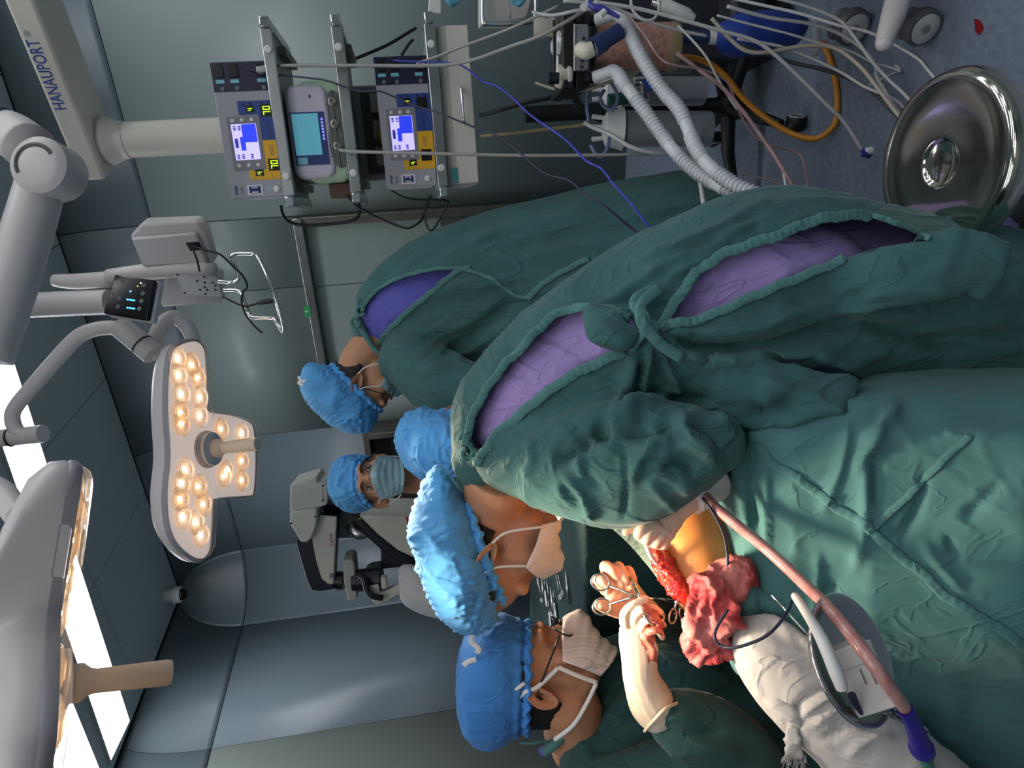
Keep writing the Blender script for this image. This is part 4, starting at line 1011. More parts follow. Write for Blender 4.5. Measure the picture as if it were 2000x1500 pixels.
foreB = [(1405, 850, .99, 52, 52), (1388, 890, 1.0, 46, 46), (1362, 928, 1.02, 38, 38)]
scB = MB(); chain(scB, [(a, b-10, c+.016, d*.87, e*.89) for a, b, c, d, e in tB[:6]]+[(1565, 545, 1.18, 110, 125), (1600, 540, 1.19, 85, 105)], 22, 6); hipB = P(1560, 600, 1.22)
fb = [V(hipB.x-.12, hipB.y+.0, 0), V(hipB.x+.10, hipB.y+.05, 0)]
legs(scB, hipB, fb, .09); meS = fuse(scB, .010, 6, 'scrubs')
wrinkle(meS, .009, 8, along=D3(.6, .5), st=.35, seed=35, fine=.4)
sculpt(meS, [([(1150, 720), (1170, 690), (1215, 660)], 8, .012), ([(1120, 790), (1130, 740), (1180, 690)], 9, -.010), ([(1060, 850), (1090, 800), (1100, 760)], 9, .008), ([(1330, 600), (1345, 560), (1390, 530)], 7, .008), ([(1345, 610), (1365, 570), (1420, 540)], 6, -.008), ([(1500, 560), (1560, 520), (1650, 490)], 14, .008)])
link('scrubs', meS, m_purple, pB, ang=180); shoes(pB, fb, V(-1, .5, 0), m_shoe)
opB1 = [(912, 872), (925, 815), (960, 750), (1010, 690), (1060, 640), (1095, 612), (1135, 604), (1180, 606), (1232, 622), (1240, 655), (1225, 686), (1160, 712), (1090, 752), (1020, 806), (965, 860), (940, 895), (925, 900)]
opB2 = [(1290, 640), (1315, 598), (1350, 546), (1395, 506), (1450, 484), (1520, 462), (1580, 436), (1640, 424), (1700, 424), (1760, 442), (1815, 468), (1775, 474), (1705, 486), (1650, 506), (1580, 534), (1500, 566), (1420, 602), (1350, 628)]
foldB = longfolds(26, 960, 1420, lambda x: 700-.62*(x-940), lambda x: 790-.62*(x-940), (.86, -.42), (70, 190), 6.5, .004, 3)+longfolds(14, 1020, 1320, lambda x: 820, lambda x: 960, (.6, .6), (50, 110), 7, .005, 8)+longfolds(10, 1500, 1900, lambda x: 560, lambda x: 720, (.97, -.05), (90, 200), 9, .006, 12)+[([(1340, 790), (1390, 800), (1425, 840)], 8, .009), ([(1330, 830), (1380, 840), (1410, 880)], 7, -.009), ([(1320, 870), (1370, 880), (1395, 915)], 8, .008)]+[([(1262, 636), (1240, 700), (1215, 790), (1190, 850)], 11, .016), ([(1268, 645), (1262, 720), (1235, 800), (1190, 870)], 11, .018), ([(1275, 650), (1300, 720), (1330, 770)], 10, .016), ([(1285, 650), (1340, 690), (1400, 710), (1470, 712)], 11, .018), ([(1290, 640), (1380, 650), (1480, 640), (1560, 610)], 12, .014),
    ([(1255, 690), (1240, 780), (1200, 860)], 8, -.014), ([(1285, 690), (1310, 760)], 8, -.012), ([(1300, 668), (1400, 680), (1520, 668), (1620, 640)], 9, -.018),
    ([(1080, 905), (1130, 870), (1200, 830)], 15, -.022), ([(1200, 830), (1260, 790), (1330, 760)], 12, .016), ([(1230, 790), (1290, 770), (1350, 785), (1390, 770)], 10, -.016),
    ([(1210, 850), (1290, 840), (1320, 822)], 9, -.012), ([(1220, 880), (1224, 960), (1215, 1020)], 4, -.006), ([(1290, 850), (1250, 900), (1230, 950)], 8, .010), ([(1330, 800), (1350, 860), (1400, 880)], 14, .012), ([(1300, 925), (1340, 905), (1360, 930)], 16, -.016), ([(1100, 930), (1140, 965), (1160, 1020)], 7, .010),
    ([(1120, 880), (1140, 930)], 6, .008), ([(1030, 860), (1040, 900), (1020, 930)], 10, .006),
    ([(1250, 510), (1350, 470), (1470, 440)], 12, .006), ([(1200, 540), (1300, 500), (1420, 460)], 8, -.005), ([(1450, 690), (1600, 690), (1700, 740)], 16, .018), ([(1560, 650), (1700, 640), (1900, 690)], 18, -.02), ([(1500, 830), (1600, 790), (1680, 752)], 12, .016), ([(1470, 790), (1500, 810), (1560, 770)], 12, -.016), ([(1480, 740), (1560, 770), (1640, 790)], 10, .012)]
def tailB(mb):
    # flap of the gown hanging off behind, and the front skirt gathered under the arm
    chain(mb, [(1540, 600, 1.05, 46, 18), (1660, 562, 1.02, 60, 14), (1780, 532, .99, 66, 13), (1880, 512, .975, 66, 13), (1945, 530, .975, 58, 12)], 20, 6)
    chain(mb, [(1380, 740, 1.06, 70, 40), (1480, 770, 1.02, 72, 42), (1580, 762, 1.01, 48, 34), (1660, 750, 1.02, 16, 18)], 18, 6)
gB, vB = gown('gown', [tB, armB, foreB], m_gown, pB, .0065, 9, [dict(amp=.012, sc=7.5, along=D3(1, -.45), st=.30, seed=31, fine=.45, warp=.9), dict(amp=.0035, sc=22, seed=77, fine=.2)], foldB, [opB1, opB2], extra=tailB)
hem(vB, opB1[:9], .014, pB, lift=.004, seed=1); hem(vB, opB1[10:], .016, pB, lift=.003, seed=2); hem(vB, opB2[:9], .016, pB, lift=.003, seed=3)
hem(vB, opB2[8:11], .008, pB, lift=.003); hem(vB, [(1290, 640)]+opB2[:-6:-1]+[(1500, 566), (1580, 534)][2:], .014, pB, lift=.004, seed=5)
# tied knot on the back
kD = 1.0
kb = hit(vB, 1255, 628) or P(1255, 628, 1.0)
kd = (kb-CAM).dot(FW)-.02
def tie(pts, r, nm='waist_tie', fl=.35):
    return ob(nm, MB().tube(pth([(x, y, kd+dz) for x, y, dz in pts], 5), .0022, 10, flat=FW, ry=[r*1.5]*2), m_hem, pB, ang=180)
tie([(1232, 684, 0), (1246, 662, -.01), (1262, 640, -.02), (1258, 615, -.02), (1240, 600, -.015), (1244, 580, -.01), (1280, 562, 0)], .005)
tie([(1250, 616, -.015), (1262, 640, -.022), (1290, 672, -.015), (1332, 700, -.005)], .006)
tie([(1290, 562, 0), (1256, 590, -.012), (1252, 625, -.025), (1268, 645, -.02), (1284, 632, -.01)], .006)
bl = MB(); chain(bl, [(1160, 612, kd+.02, 20, 16), (1185, 632, kd-.0, 34, 24), (1215, 650, kd-.005, 32, 22), (1245, 645, kd-.01, 14, 14)], 18, 5)
me = fuse(bl, .005, 5, 'gown_puff'); wrinkle(me, .013, 16, along=D3(1, .3), st=.3, seed=9); link('gown_puff', me, m_gown, pB, ang=180)
cz = [(905, 862), (915, 872), (928, 880), (922, 892), (912, 884)]
cd_ = (nB-CAM).dot(FW)-.085
for q in ([(898, 858), (906, 846), (914, 852), (918, 868), (926, 880), (934, 884)], [(912, 876), (904, 884), (908, 894), (920, 892), (926, 884)], [(926, 884), (938, 900), (940, 915)], [(934, 900), (950, 930), (985, 955), (1030, 972)]):
    ob('neck_tie', MB().tube(pth([(x, y, cd_) for x, y in q], 5), .006, 8), m_hem, pB, ang=180)
# ---------------------------------------------------------------- C: seated surgeon on the left
hC = Hd(P(1058, 1320, 1.36), D3(-.93, -.36, .04), D3(.36, -.92, .10), 1.0)
pC = thing('person', 'seated surgeon with black glasses and tied blue cap holding instruments at the wound', 'person', Pz(1900, 1480, 0))
nC = P(1120, 1432, 1.40)
bC = headblob(hC, nC, [[(1130, 1440, 1.42, 70), (1250, 1470, 1.42, 120), (1450, 1500, 1.42, 140)]], nr=(.058, .064))
ob('body', bC, m_skin, pC, ang=180)
hairshell(hC, pC, -.045)
cap(hC, pC, m_capd, tilt=-.34, puff=.95, back=.02, seed=8, zoff=.034, amp=.0028, sc=16.)
facemask(hC, pC, m_mask, 7, top=.0, bot=-.125, bulge=.012)
straps(hC, pC, [(.071, .046, -.014), (.079, .0, .012), (.0825, -.02, .034), (.07, -.075, .055)], .0045); straps(hC, pC, [(.067, .045, -.094), (.072, .0, -.088), (.070, -.045, -.078), (.045, -.09, -.06)], .0045)
straps(hC, pC, [(.072, .047, -.014), (.073, .046, -.05), (.068, .046, -.094)], .0045)
straps(hC, pC, [(.086, .0, .038), (.085, -.03, .058), (.06, -.09, .075)], .004, nm='cap_tie')
glasses(hC, pC, rim=.0019, z0=-.002, y0=.112)
for q in (((925, 1238), (920, 1252), (935, 1268), (930, 1275)), ((905, 1300), (915, 1292), (930, 1288))):
    ob('cap_tie', MB().tube(pth([(x, y, 1.28) for x, y in q], 5), .005, 8, flat=UP, ry=.001), m_strap, pC)
tC = [(1105, 1428, 1.42, 52, 55), (1160, 1438, 1.42, 120, 90), (1260, 1450, 1.40, 175, 120), (1420, 1450, 1.38, 185, 130), (1600, 1450, 1.38, 190, 135), (1750, 1440, 1.38, 185, 135)]
armC = [(1160, 1520, 1.34, 90, 85), (1270, 1545, 1.24, 95, 85), (1400, 1525, 1.15, 92, 78), (1440, 1490, 1.12, 84, 70), (1400, 1450, 1.11, 76, 62), (1340, 1420, 1.11, 64, 56), (1308, 1404, 1.11, 52, 46)]
farC = [(1170, 1330, 1.45, 75, 60), (1280, 1290, 1.42, 75, 60), (1340, 1250, 1.38, 66, 55), (1300, 1222, 1.30, 48, 45), (1258, 1205, 1.22, 36, 34)]
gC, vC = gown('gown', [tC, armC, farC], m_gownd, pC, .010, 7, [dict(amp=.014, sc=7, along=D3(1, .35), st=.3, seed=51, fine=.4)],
    [([(1120, 1460), (1200, 1400), (1260, 1330)], 14, .012), ([(1150, 1470), (1240, 1440), (1300, 1420)], 10, -.012), ([(1140, 1380), (1160, 1330), (1210, 1280)], 12, .010), ([(1270, 1430), (1330, 1440), (1420, 1420)], 12, -.012), ([(1300, 1470), (1380, 1460), (1450, 1480)], 14, .012)])
clC = [(1062, 1470), (1085, 1452), (1100, 1438), (1118, 1408), (1134, 1375), (1138, 1350)]
ob('collar', MB().tube(pth([(x, y, 1.325) for x, y in clC], 6), [.010, .009, .009, .008], 8), m_hem, pC, ang=180)
ob('scrub_collar', MB().tube(pth([(x-6, y, 1.335) for x, y in clC[:4]], 6), [.009, .008, .007, .006], 8), m_violet, pC, ang=180)
ob('neck_tie', MB().tube(pth([(1082, 1452, 1.33), (1060, 1448, 1.32), (1040, 1452, 1.32), (1016, 1450, 1.33)], 5), .003, 7), m_hem, pC, ang=180)
hipC = P(1650, 1470, 1.42); stf = [V(hipC.x-.1, hipC.y+.25, 0), V(hipC.x+.1, hipC.y+.3, 0)]
lg = MB()
for f in stf: lg.tube(spl([V(hipC.x, hipC.y, hipC.z), V(f.x, f.y+.05, .5), V(f.x, f.y, .08)], 5), [.10, .085, .055], 14)
ob('scrub_trousers', lg, m_violet, pC, ang=180); shoes(pC, stf, V(.3, 1, 0), m_shoe)
# ---------------------------------------------------------------- D: nurse facing the camera
hD = Hd(P(736, 938, 2.22), D3(-.99, .10, .02), D3(.06, -.26, -.96), .98)
pD = thing('person', 'masked nurse with round glasses looking at the camera in front of the microscope', 'person', Pz(1500, 930, 0))
nD = P(835, 935, 2.26)
bD = headblob(hD, nD, [[(850, 930, 2.28, 40, 36), (950, 930, 2.28, 90, 60), (1200, 930, 2.28, 90, 60)]], nr=(.048, .054))
ob('body', bD, m_skin, pD, ang=180)
cap(hD, pD, m_cap, tilt=-.22, puff=.92, back=.015, seed=12, zoff=.026)
facemask(hD, pD, m_maskb, 9, top=-.012, bot=-.115)
for s in (1, -1):
    straps(hD, pD, [(s*.069, .060, -.024), (s*.079, .0, .0), (s*.083, -.008, .024)]); straps(hD, pD, [(s*.064, .060, -.092), (s*.077, .0, -.055), (s*.082, -.014, -.03)])
    ob('eye', MB().ell(hD.w(s*.031, .081, .007), hD.v(.0125, 0, 0), hD.v(0, .0115, 0), hD.v(0, 0, .0075)), M('eye_white', (216, 206, 198), .25), pD, ang=180)
    ob('iris', MB().ell(hD.w(s*.0315, .0895, .0065), hD.v(.0055, 0, 0), hD.v(0, .004, 0), hD.v(0, 0, .0055)), M('iris_dark', (34, 22, 18), .2), pD, ang=180)
    ob('eyelid', MB().tube(spl([hD.w(s*.017, .088, .007), hD.w(s*.024, .094, .013), hD.w(s*.033, .094, .014), hD.w(s*.044, .086, .009)], 4), [.0012, .0024, .0026, .0014], 7), M('lid_dark', (90, 58, 46), .6), pD, ang=180)
    ob('eyebrow', MB().tube(spl([hD.w(s*.016, .096, .026), hD.w(s*.03, .097, .030), hD.w(s*.047, .086, .026)], 4), [.0022, .0028, .0012], 7), m_hair, pD, ang=180)
glasses(hD, pD, rim=.0009, mat=M('wire_frame', (120, 110, 100), .3, .8), rx=.024, rz=.023, z0=-.010, y0=.113, round_=True)
ob('hair_strand', MB().tube(pth([(735, 905, 2.17), (728, 896, 2.17), (724, 890, 2.18), (735, 886, 2.18)], 5), [.002, .004, .002], 7), M('brown_hair', (62, 40, 28), .5), pD, ang=180)
tD = [(842, 930, 2.28, 42, 40), (880, 930, 2.28, 100, 70), (1000, 930, 2.28, 128, 85), (1200, 930, 2.28, 135, 85), (1480, 930, 2.28, 140, 90)]
gD, vD = gown('gown', [tD], m_gown, pD, .014, 6, [dict(amp=.008, sc=6, along=V(0, 0, 1), st=.3, seed=61)])
ob('scrub_collar', MB().tube(pth([(818, 965, 2.2), (826, 950, 2.19), (836, 935, 2.19), (826, 910, 2.19), (818, 900, 2.2)], 5), .006, 8), m_purple, pD, ang=180)
fd = [Pz(1470, 960, 0), Pz(1470, 900, 0)]; fd = [V(P(1200, 960, 2.3).x, P(1200, 960, 2.3).y, 0), V(P(1200, 880, 2.3).x, P(1200, 880, 2.3).y, 0)]
lg = MB(); legs(lg, P(1350, 930, 2.3), fd, .08); ob('scrub_trousers', lg, m_purple, pD, ang=180); shoes(pD, fd, V(.2, -1, 0), m_shoe)
# ---------------------------------------------------------------- E: assistant half hidden behind B
hE = Hd(P(898, 862, 1.78), D3(-.78, .10, -.60), D3(.70, .06, -.62), 1.0)
pE = thing('person', 'person in brightly lit blue cap half hidden behind the bending assistant', 'person', Pz(1600, 850, 0))
nE = P(960, 850, 1.92)
bE = headblob(hE, nE, [[(980, 850, 1.96, 50, 45), (1100, 850, 1.98, 100, 65), (1350, 860, 1.98, 100, 65)]])
ob('body', bE, m_skin, pE, ang=180)
cap(hE, pE, m_cap, tilt=-.1, puff=.86, back=.02, seed=15, zoff=.012)
facemask(hE, pE, m_mask, 11); glasses(hE, pE)
for s in (1, -1):
    straps(hE, pE, [(s*.069, .060, -.018), (s*.079, .008, .004), (s*.082, -.010, .024)]); straps(hE, pE, [(s*.064, .060, -.096), (s*.077, .0, -.062), (s*.082, -.018, -.032)])
tE = [(905, 850, 1.92, 50, 50), (930, 850, 1.95, 125, 85), (1050, 850, 1.98, 150, 95), (1300, 870, 1.98, 155, 95), (1560, 880, 1.98, 160, 100)]
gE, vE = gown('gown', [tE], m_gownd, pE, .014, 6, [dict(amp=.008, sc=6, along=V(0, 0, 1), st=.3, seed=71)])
fe = [V(P(1200, 820, 2.0).x, P(1200, 820, 2.0).y, 0), V(P(1200, 900, 2.0).x, P(1200, 900, 2.0).y, 0)]
lg = MB(); legs(lg, P(1400, 860, 2.0), fe, .08); ob('scrub_trousers', lg, m_purple, pE, ang=180); shoes(pE, fe, V(.2, -1, 0), m_shoe)
# ================================================================ OPERATING TABLE, PATIENT, DRAPES
m_drape = clothmat('drape_green_cotton', (72, 115, 114), .09, .3, .5)
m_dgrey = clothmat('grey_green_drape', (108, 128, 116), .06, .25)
m_gauze = clothmat('white_bandage', (182, 178, 174), .05, .6, .5)
m_pskin = M('patient_skin', (226, 160, 92), .42, var=.35, vs=9, rgb2=(210, 140, 76), bump=.06, bs=160, sss=.15)
tb_ = thing('operating_table', 'narrow operating table hidden beneath the green drapes', 'table', (P(1650, 1150, 1.15).x, P(1650, 1150, 1.15).y, 0))
tf = Fr((P(1650, 1150, 1.2).x, P(1650, 1150, 1.2).y, 0), math.radians(-60))
ob('table_top', MB().box(tf, -.35, .22, -.10, .12, .42, .47), M('table_pad', (40, 42, 46), .6), tb_, bevel=.01)
ob('table_column', MB().box(tf, -.12, .12, -.12, .12, .06, .42), m_dsteel, tb_, bevel=.01)
ob('table_base', MB().box(tf, -.32, .32, -.2, .2, 0, .06), m_dsteel, tb_, bevel=.01)
# large near drape
XLn = [(640, 1420), (700, 1415), (760, 1420), (850, 1425), (905, 1410), (950, 1392), (1000, 1400), (1050, 1418), (1100, 1424), (1140, 1440), (1180, 1478), (1240, 1520), (1320, 1580), (1400, 1640), (1500, 1710), (1700, 1850)]
def xl_(y): return float(np.interp(y, [p[0] for p in XLn], [p[1] for p in XLn]))
def dd(x, y):
    d = np.interp(x, [1380, 1450, 1550, 1700, 2000, 2300], [1.075, 1.01, .955, .905, .865, .87])
    d += np.interp(y, [640, 690, 730, 780, 850, 2000], [.62, .40, .20, .06, 0, 0])
    d += np.interp(y, [0, 1250, 1400, 1700], [0, 0, .05, .16])
    d += .02*math.sin((x-1400)/160.)*math.sin((y-700)/190.)
    return float(d)
rows = []
for j in range(121):
    y = 640+(1720-640)*j/120; a = xl_(y); row = []
    for i in range(131):
        u = i/130; x = a+(2350-a)*u**1.15; t = min(1, max(0, (x-a)/45.))
        row.append(P(x, y, dd(x, y)+.05*(1-t)**2))
    rows.append(row)
me = MB().grid(rows).mesh('surgical_drape')
bm = bmesh.new(); bm.from_mesh(me); bmesh.ops.recalc_face_normals(bm, faces=bm.faces); bm.to_mesh(me); bm.free()
co, no = getco(me)
if ((np.array(CAM)-co)*no).sum() < 0: me.flip_normals()
wrinkle(me, .009, 6, along=D3(.8, .5), st=.22, seed=91, fine=.4, warp=.7); wrinkle(me, .002, 22, seed=14, fine=.2)
sculpt(me, [([(1660, 820), (1640, 920), (1600, 1010)], 10, .010), ([(1760, 780), (1700, 870), (1670, 930)], 12, .014), ([(1700, 880), (1720, 890), (1860, 840)], 7, -.007), ([(1690, 900), (1690, 1000), (1680, 1080), (1660, 1120)], 9, .010), ([(1710, 900), (1712, 990)], 8, -.010), ([(1810, 920), (1790, 1000), (1760, 1040), (1740, 1030)], 9, -.010), ([(1640, 1130), (1615, 1170), (1610, 1240)], 9, -.009), ([(1600, 1080), (1590, 1180), (1580, 1260)], 8, .009), ([(1470, 860), (1470, 960), (1480, 1040)], 6, -.010), ([(1495, 900), (1500, 1000), (1500, 1080)], 7, .010), ([(1440, 880), (1450, 980), (1470, 1060)], 7, .008), ([(1960, 940), (1900, 1000), (1890, 1020)], 9, -.008), ([(1850, 1050), (1870, 1090)], 8, -.010), ([(1800, 1060), (1840, 1110), (1880, 1150)], 8, .007), ([(1480, 850), (1510, 870), (1540, 870)], 6, .008)])
dv = bvh_of(me)
# the drape hangs as one sheet; its seams are stitched bands
drp = thing('surgical_drape', 'large green surgical drape covering the patient in the right foreground', 'drape', P(1700, 1000, .9))
do = link('drape_cloth', me, m_drape, drp, ang=180); solid(do, .002)
hem(dv, [(1484, 866), (1510, 905), (1560, 935), (1625, 985), (1690, 1025), (1730, 1065), (1790, 1110), (1850, 1165), (1930, 1215), (2010, 1265)], .013, drp, m_drape, .002, 'seam', .0018, 9, 1)
hem(dv, [(1690, 1040), (1740, 1000), (1790, 950), (1840, 900), (1895, 850)], .009, drp, m_drape, .0015, 'seam', .0015, 9, 3)
# bunched drape between gauze and bandage
bd = MB(); chain(bd, [(1428, 1130, 1.02, 26, 20), (1448, 1165, 1.0, 34, 26), (1450, 1205, 1.0, 26, 22), (1440, 1250, 1.02, 24, 22), (1450, 1300, 1.04, 20, 22)], 18, 5)
chain(bd, [(1450, 1150, 1.02, 22, 20), (1510, 1180, .99, 26, 22), (1575, 1195, .97, 20, 18)], 16, 5)
me = fuse(bd, .005, 5, 'folded_drape'); wrinkle(me, .010, 14, along=D3(.3, 1), st=.35, seed=8)
tag(link('folded_drape', me, m_drape, None, ang=180), 'bunched green cloth tucked between red gauze and white bandage', 'drape')
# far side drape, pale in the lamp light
rows = []
for j in range(25):
    v = j/24; row = []
    for i in range(33):
        u = i/32
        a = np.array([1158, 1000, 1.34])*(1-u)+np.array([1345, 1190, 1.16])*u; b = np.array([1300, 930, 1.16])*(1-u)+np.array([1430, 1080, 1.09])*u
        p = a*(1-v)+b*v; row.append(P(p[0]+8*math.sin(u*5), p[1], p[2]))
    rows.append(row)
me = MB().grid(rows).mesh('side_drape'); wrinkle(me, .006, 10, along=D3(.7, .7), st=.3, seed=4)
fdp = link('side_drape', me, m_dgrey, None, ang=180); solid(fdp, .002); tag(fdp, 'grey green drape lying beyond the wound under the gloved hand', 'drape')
# patient: limb with open wound
pt = thing('person', 'patient with one bare limb and open wound between the drapes', 'person', P(1500, 1100, 1.2))
lm = MB(); chain(lm, [(1300, 900, 1.22, 60, 55), (1335, 980, 1.16, 70, 60), (1352, 1050, 1.115, 72, 60), (1375, 1125, 1.085, 68, 58), (1408, 1190, 1.05, 60, 54), (1470, 1250, 1.02, 55, 50), (1560, 1340, 1.0, 60, 52), (1700, 1460, .98, 65, 55)], 24, 6)
me = fuse(lm, .005, 8, 'body'); link('body', me, m_pskin, pt, ang=180); pv = bvh_of(me)
for (x, y, r) in ((1314, 1101, .0026), (1315, 1064, .0009), (1352, 1095, .0008), (1354, 1133, .001), (1341, 1173, .001)):
    h_ = hit(pv, x, y)
    if h_: ob('mole', MB().ball(h_, r, 10), M('mole_brown', (120, 62, 40), .5), pt)
wm = MB(); chain(wm, [(1280, 1078, 1.085, 10, 12), (1293, 1098, 1.072, 17, 14), (1306, 1122, 1.06, 18, 15), (1322, 1148, 1.05, 17, 14), (1336, 1170, 1.045, 9, 10)], 16, 6)
me = fuse(wm, .0022, 3, 'wound')
co, no = getco(me); hgt = np.abs(noise(co*150, 1))*.6+np.abs(noise(co*320, 2))*.5
setco(me, co+no*(hgt*.007)[:, None])
wo = link('wound', me, M('raw_flesh', (190, 22, 34), .16, var=.9, vs=70, rgb2=(222, 84, 60), spec=.8, sss=.1), pt, ang=180); wo['label'] = 'glistening red open wound'
# blood soaked gauze
gz = MB(); chain(gz, [(1436, 1122, 1.01, 18, 16), (1412, 1148, .99, 34, 26), (1390, 1188, .98, 42, 30), (1378, 1228, .985, 40, 28), (1388, 1262, .99, 28, 20)], 20, 6); chain(gz, [(1360, 1195, .99, 22, 20), (1362, 1235, .99, 24, 20), (1400, 1275, 1.0, 18, 14)], 14, 5)
me = fuse(gz, .0028, 5, 'gauze'); wrinkle(me, .020, 20, along=D3(-.35, .9), st=.4, seed=66, fine=.6, warp=1.2); wrinkle(me, .008, 45, seed=67, fine=.5)
go = link('blood_gauze', me, M('bloody_gauze', (170, 42, 48), .6, var=.9, vs=22, rgb2=(214, 132, 126), bump=.4, bs=120), None, ang=180); tag(go, 'crumpled gauze soaked in red blood wrapped around the limb', 'gauze')
# bandaged limb end
bn = MB(); chain(bn, [(1452, 1222, .995, 30, 34), (1482, 1256, .975, 66, 58), (1540, 1318, .955, 84, 66), (1600, 1378, .94, 86, 68), (1690, 1452, .925, 92, 70), (1780, 1530, .91, 96, 72), (1880, 1610, .91, 96, 72)], 26, 7)
me = fuse(bn, .0055, 6, 'bandage'); wrinkle(me, .005, 12, along=D3(.6, -.6), st=.3, seed=44, fine=.5)
sculpt(me, [([(1560, 1400), (1590, 1375), (1630, 1355), (1690, 1345)], 7, .014), ([(1545, 1395), (1580, 1360), (1640, 1330)], 6, -.012), ([(1580, 1420), (1640, 1380), (1700, 1370)], 7, .011), ([(1600, 1450), (1660, 1420), (1730, 1420)], 6, -.009), ([(1470, 1200), (1520, 1220), (1600, 1280), (1670, 1340)], 9, .011), ([(1650, 1480), (1700, 1440), (1750, 1440)], 7, .009)])
bno = thing('limb_bandage', 'thick white gauze bandage wrapped around the limb end with frayed tails', 'bandage', P(1600, 1380, .95))
link('wrap', me, m_gauze, bno, ang=180)
kn = MB(); chain(kn, [(1500, 1368, .93, 10, 10), (1520, 1378, .92, 20, 14), (1545, 1395, .91, 18, 14), (1560, 1412, .91, 12, 10)], 14, 5)
me = fuse(kn, .0035, 4, 'knot'); wrinkle(me, .004, 30, seed=5); link('knot', me, m_gauze, bno, ang=180)
tl2 = MB(); chain(tl2, [(1548, 1408, .91, 12, 5), (1548, 1440, .91, 15, 5), (1552, 1478, .915, 20, 5)], 12, 5)
me = fuse(tl2, .003, 2, 'tail'); wrinkle(me, .004, 40, seed=6); link('tail', me, m_gauze, bno, ang=180)
fz = MB()
for k in range(60):
    x = 1532+random.random()*42; y = 1470+random.random()*16; q = [(x, y, .912)]
    for j in range(3): q.append((q[-1][0]+random.uniform(-5, 5), q[-1][1]+random.uniform(2, 9), .912+random.uniform(-.006, .006)))
    fz.tube(pth(q, 2), .0004, 4)
for k in range(40):
    u = random.random(); x = 1440+90*u; y = 1230+120*u; q = [(x+random.uniform(-3, 3), y, .965)]
    for j in range(2): q.append((q[-1][0]-random.uniform(2, 6), q[-1][1]+random.uniform(-3, 4), .965))
    fz.tube(pth(q, 2), .0003, 4)
fo = ob('frayed_threads', fz, m_gauze, bno); fo['kind'] = 'stuff'
# ---------------------------------------------------------------- gloved hands (parts of the people)
def hand(chains, par, vox=.0019, it=3, mat=None, wr=.0012, nm='glove', stain=None):
    mb = MB()
    for c in chains: chain(mb, c, 16, 6)
    me = fuse(mb, vox, it, nm); wrinkle(me, wr, 45, seed=12, fine=.3)
    o = link(nm, me, mat or m_glove, par, ang=180)
    if stain: stain(o, me)
    return o
m_bloodg = M('bloodied_latex', (176, 92, 78), .35, var=.5, vs=60, rgb2=(206, 130, 108), bump=.3, bs=120)
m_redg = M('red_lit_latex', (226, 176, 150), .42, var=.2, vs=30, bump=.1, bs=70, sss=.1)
def stainpoly(poly):
    def f(o, me):
        me.materials.append(m_bloodg); fc = np.array([p.center[:] for p in me.polygons]); q = proj(fc)[0]; q = q+np.stack([noise(fc*160, 3), noise(fc*160, 5)], 1)*5
        k = inpoly(q, poly).astype(np.int32); me.polygons.foreach_set('material_index', k); me.update()
    return f
# C near hand: back of the hand towards the camera, holding a needle holder
D_ = 1.075
hand([[(1286, 1392, D_+.028, 42, 36), (1270, 1368, D_+.02, 44, 38), (1252, 1322, D_+.01, 36, 30), (1248, 1285, D_, 35, 24), (1244, 1250, D_-.005, 36, 19), (1240, 1224, D_-.008, 31, 16)],
      [(1222, 1216, D_-.014, 13, 13), (1220, 1198, D_-.028, 9.6, 9.6), (1235, 1182, D_-.034, 8.4, 8.4), (1261, 1171, D_-.03, 7.2, 7.2)],
      [(1238, 1216, D_-.016, 12, 12), (1243, 1199, D_-.036, 9, 9), (1262, 1190, D_-.04, 8, 8), (1291, 1197, D_-.022, 7, 7)],
      [(1252, 1224, D_-.016, 11.5, 11), (1262, 1211, D_-.038, 8.6, 8.6), (1280, 1210, D_-.04, 7.8, 7.8), (1296, 1221, D_-.022, 7, 7)],
      [(1262, 1242, D_-.014, 11, 10), (1274, 1232, D_-.034, 8, 8), (1287, 1233, D_-.036, 7.4, 7.4), (1293, 1245, D_-.02, 6.6, 6.6)],
      [(1264, 1300, D_, 14, 14), (1275, 1276, D_-.014, 10.5, 10.5), (1274, 1258, D_-.02, 9, 9), (1262, 1244, D_-.03, 7.6, 7.6)]], pC, stain=stainpoly([(1252, 1186), (1266, 1180), (1294, 1200), (1298, 1240), (1280, 1236), (1279, 1262), (1288, 1296), (1268, 1292), (1256, 1258), (1254, 1234), (1268, 1212)]))
cf = [(1326, 1372, D_+.012), (1300, 1384, D_-.018), (1276, 1408, D_-.016), (1259, 1428, D_+.012)]
ob('glove_cuff_roll', MB().tube(pth(cf, 6), .0028, 8), m_glove, pC, ang=180)
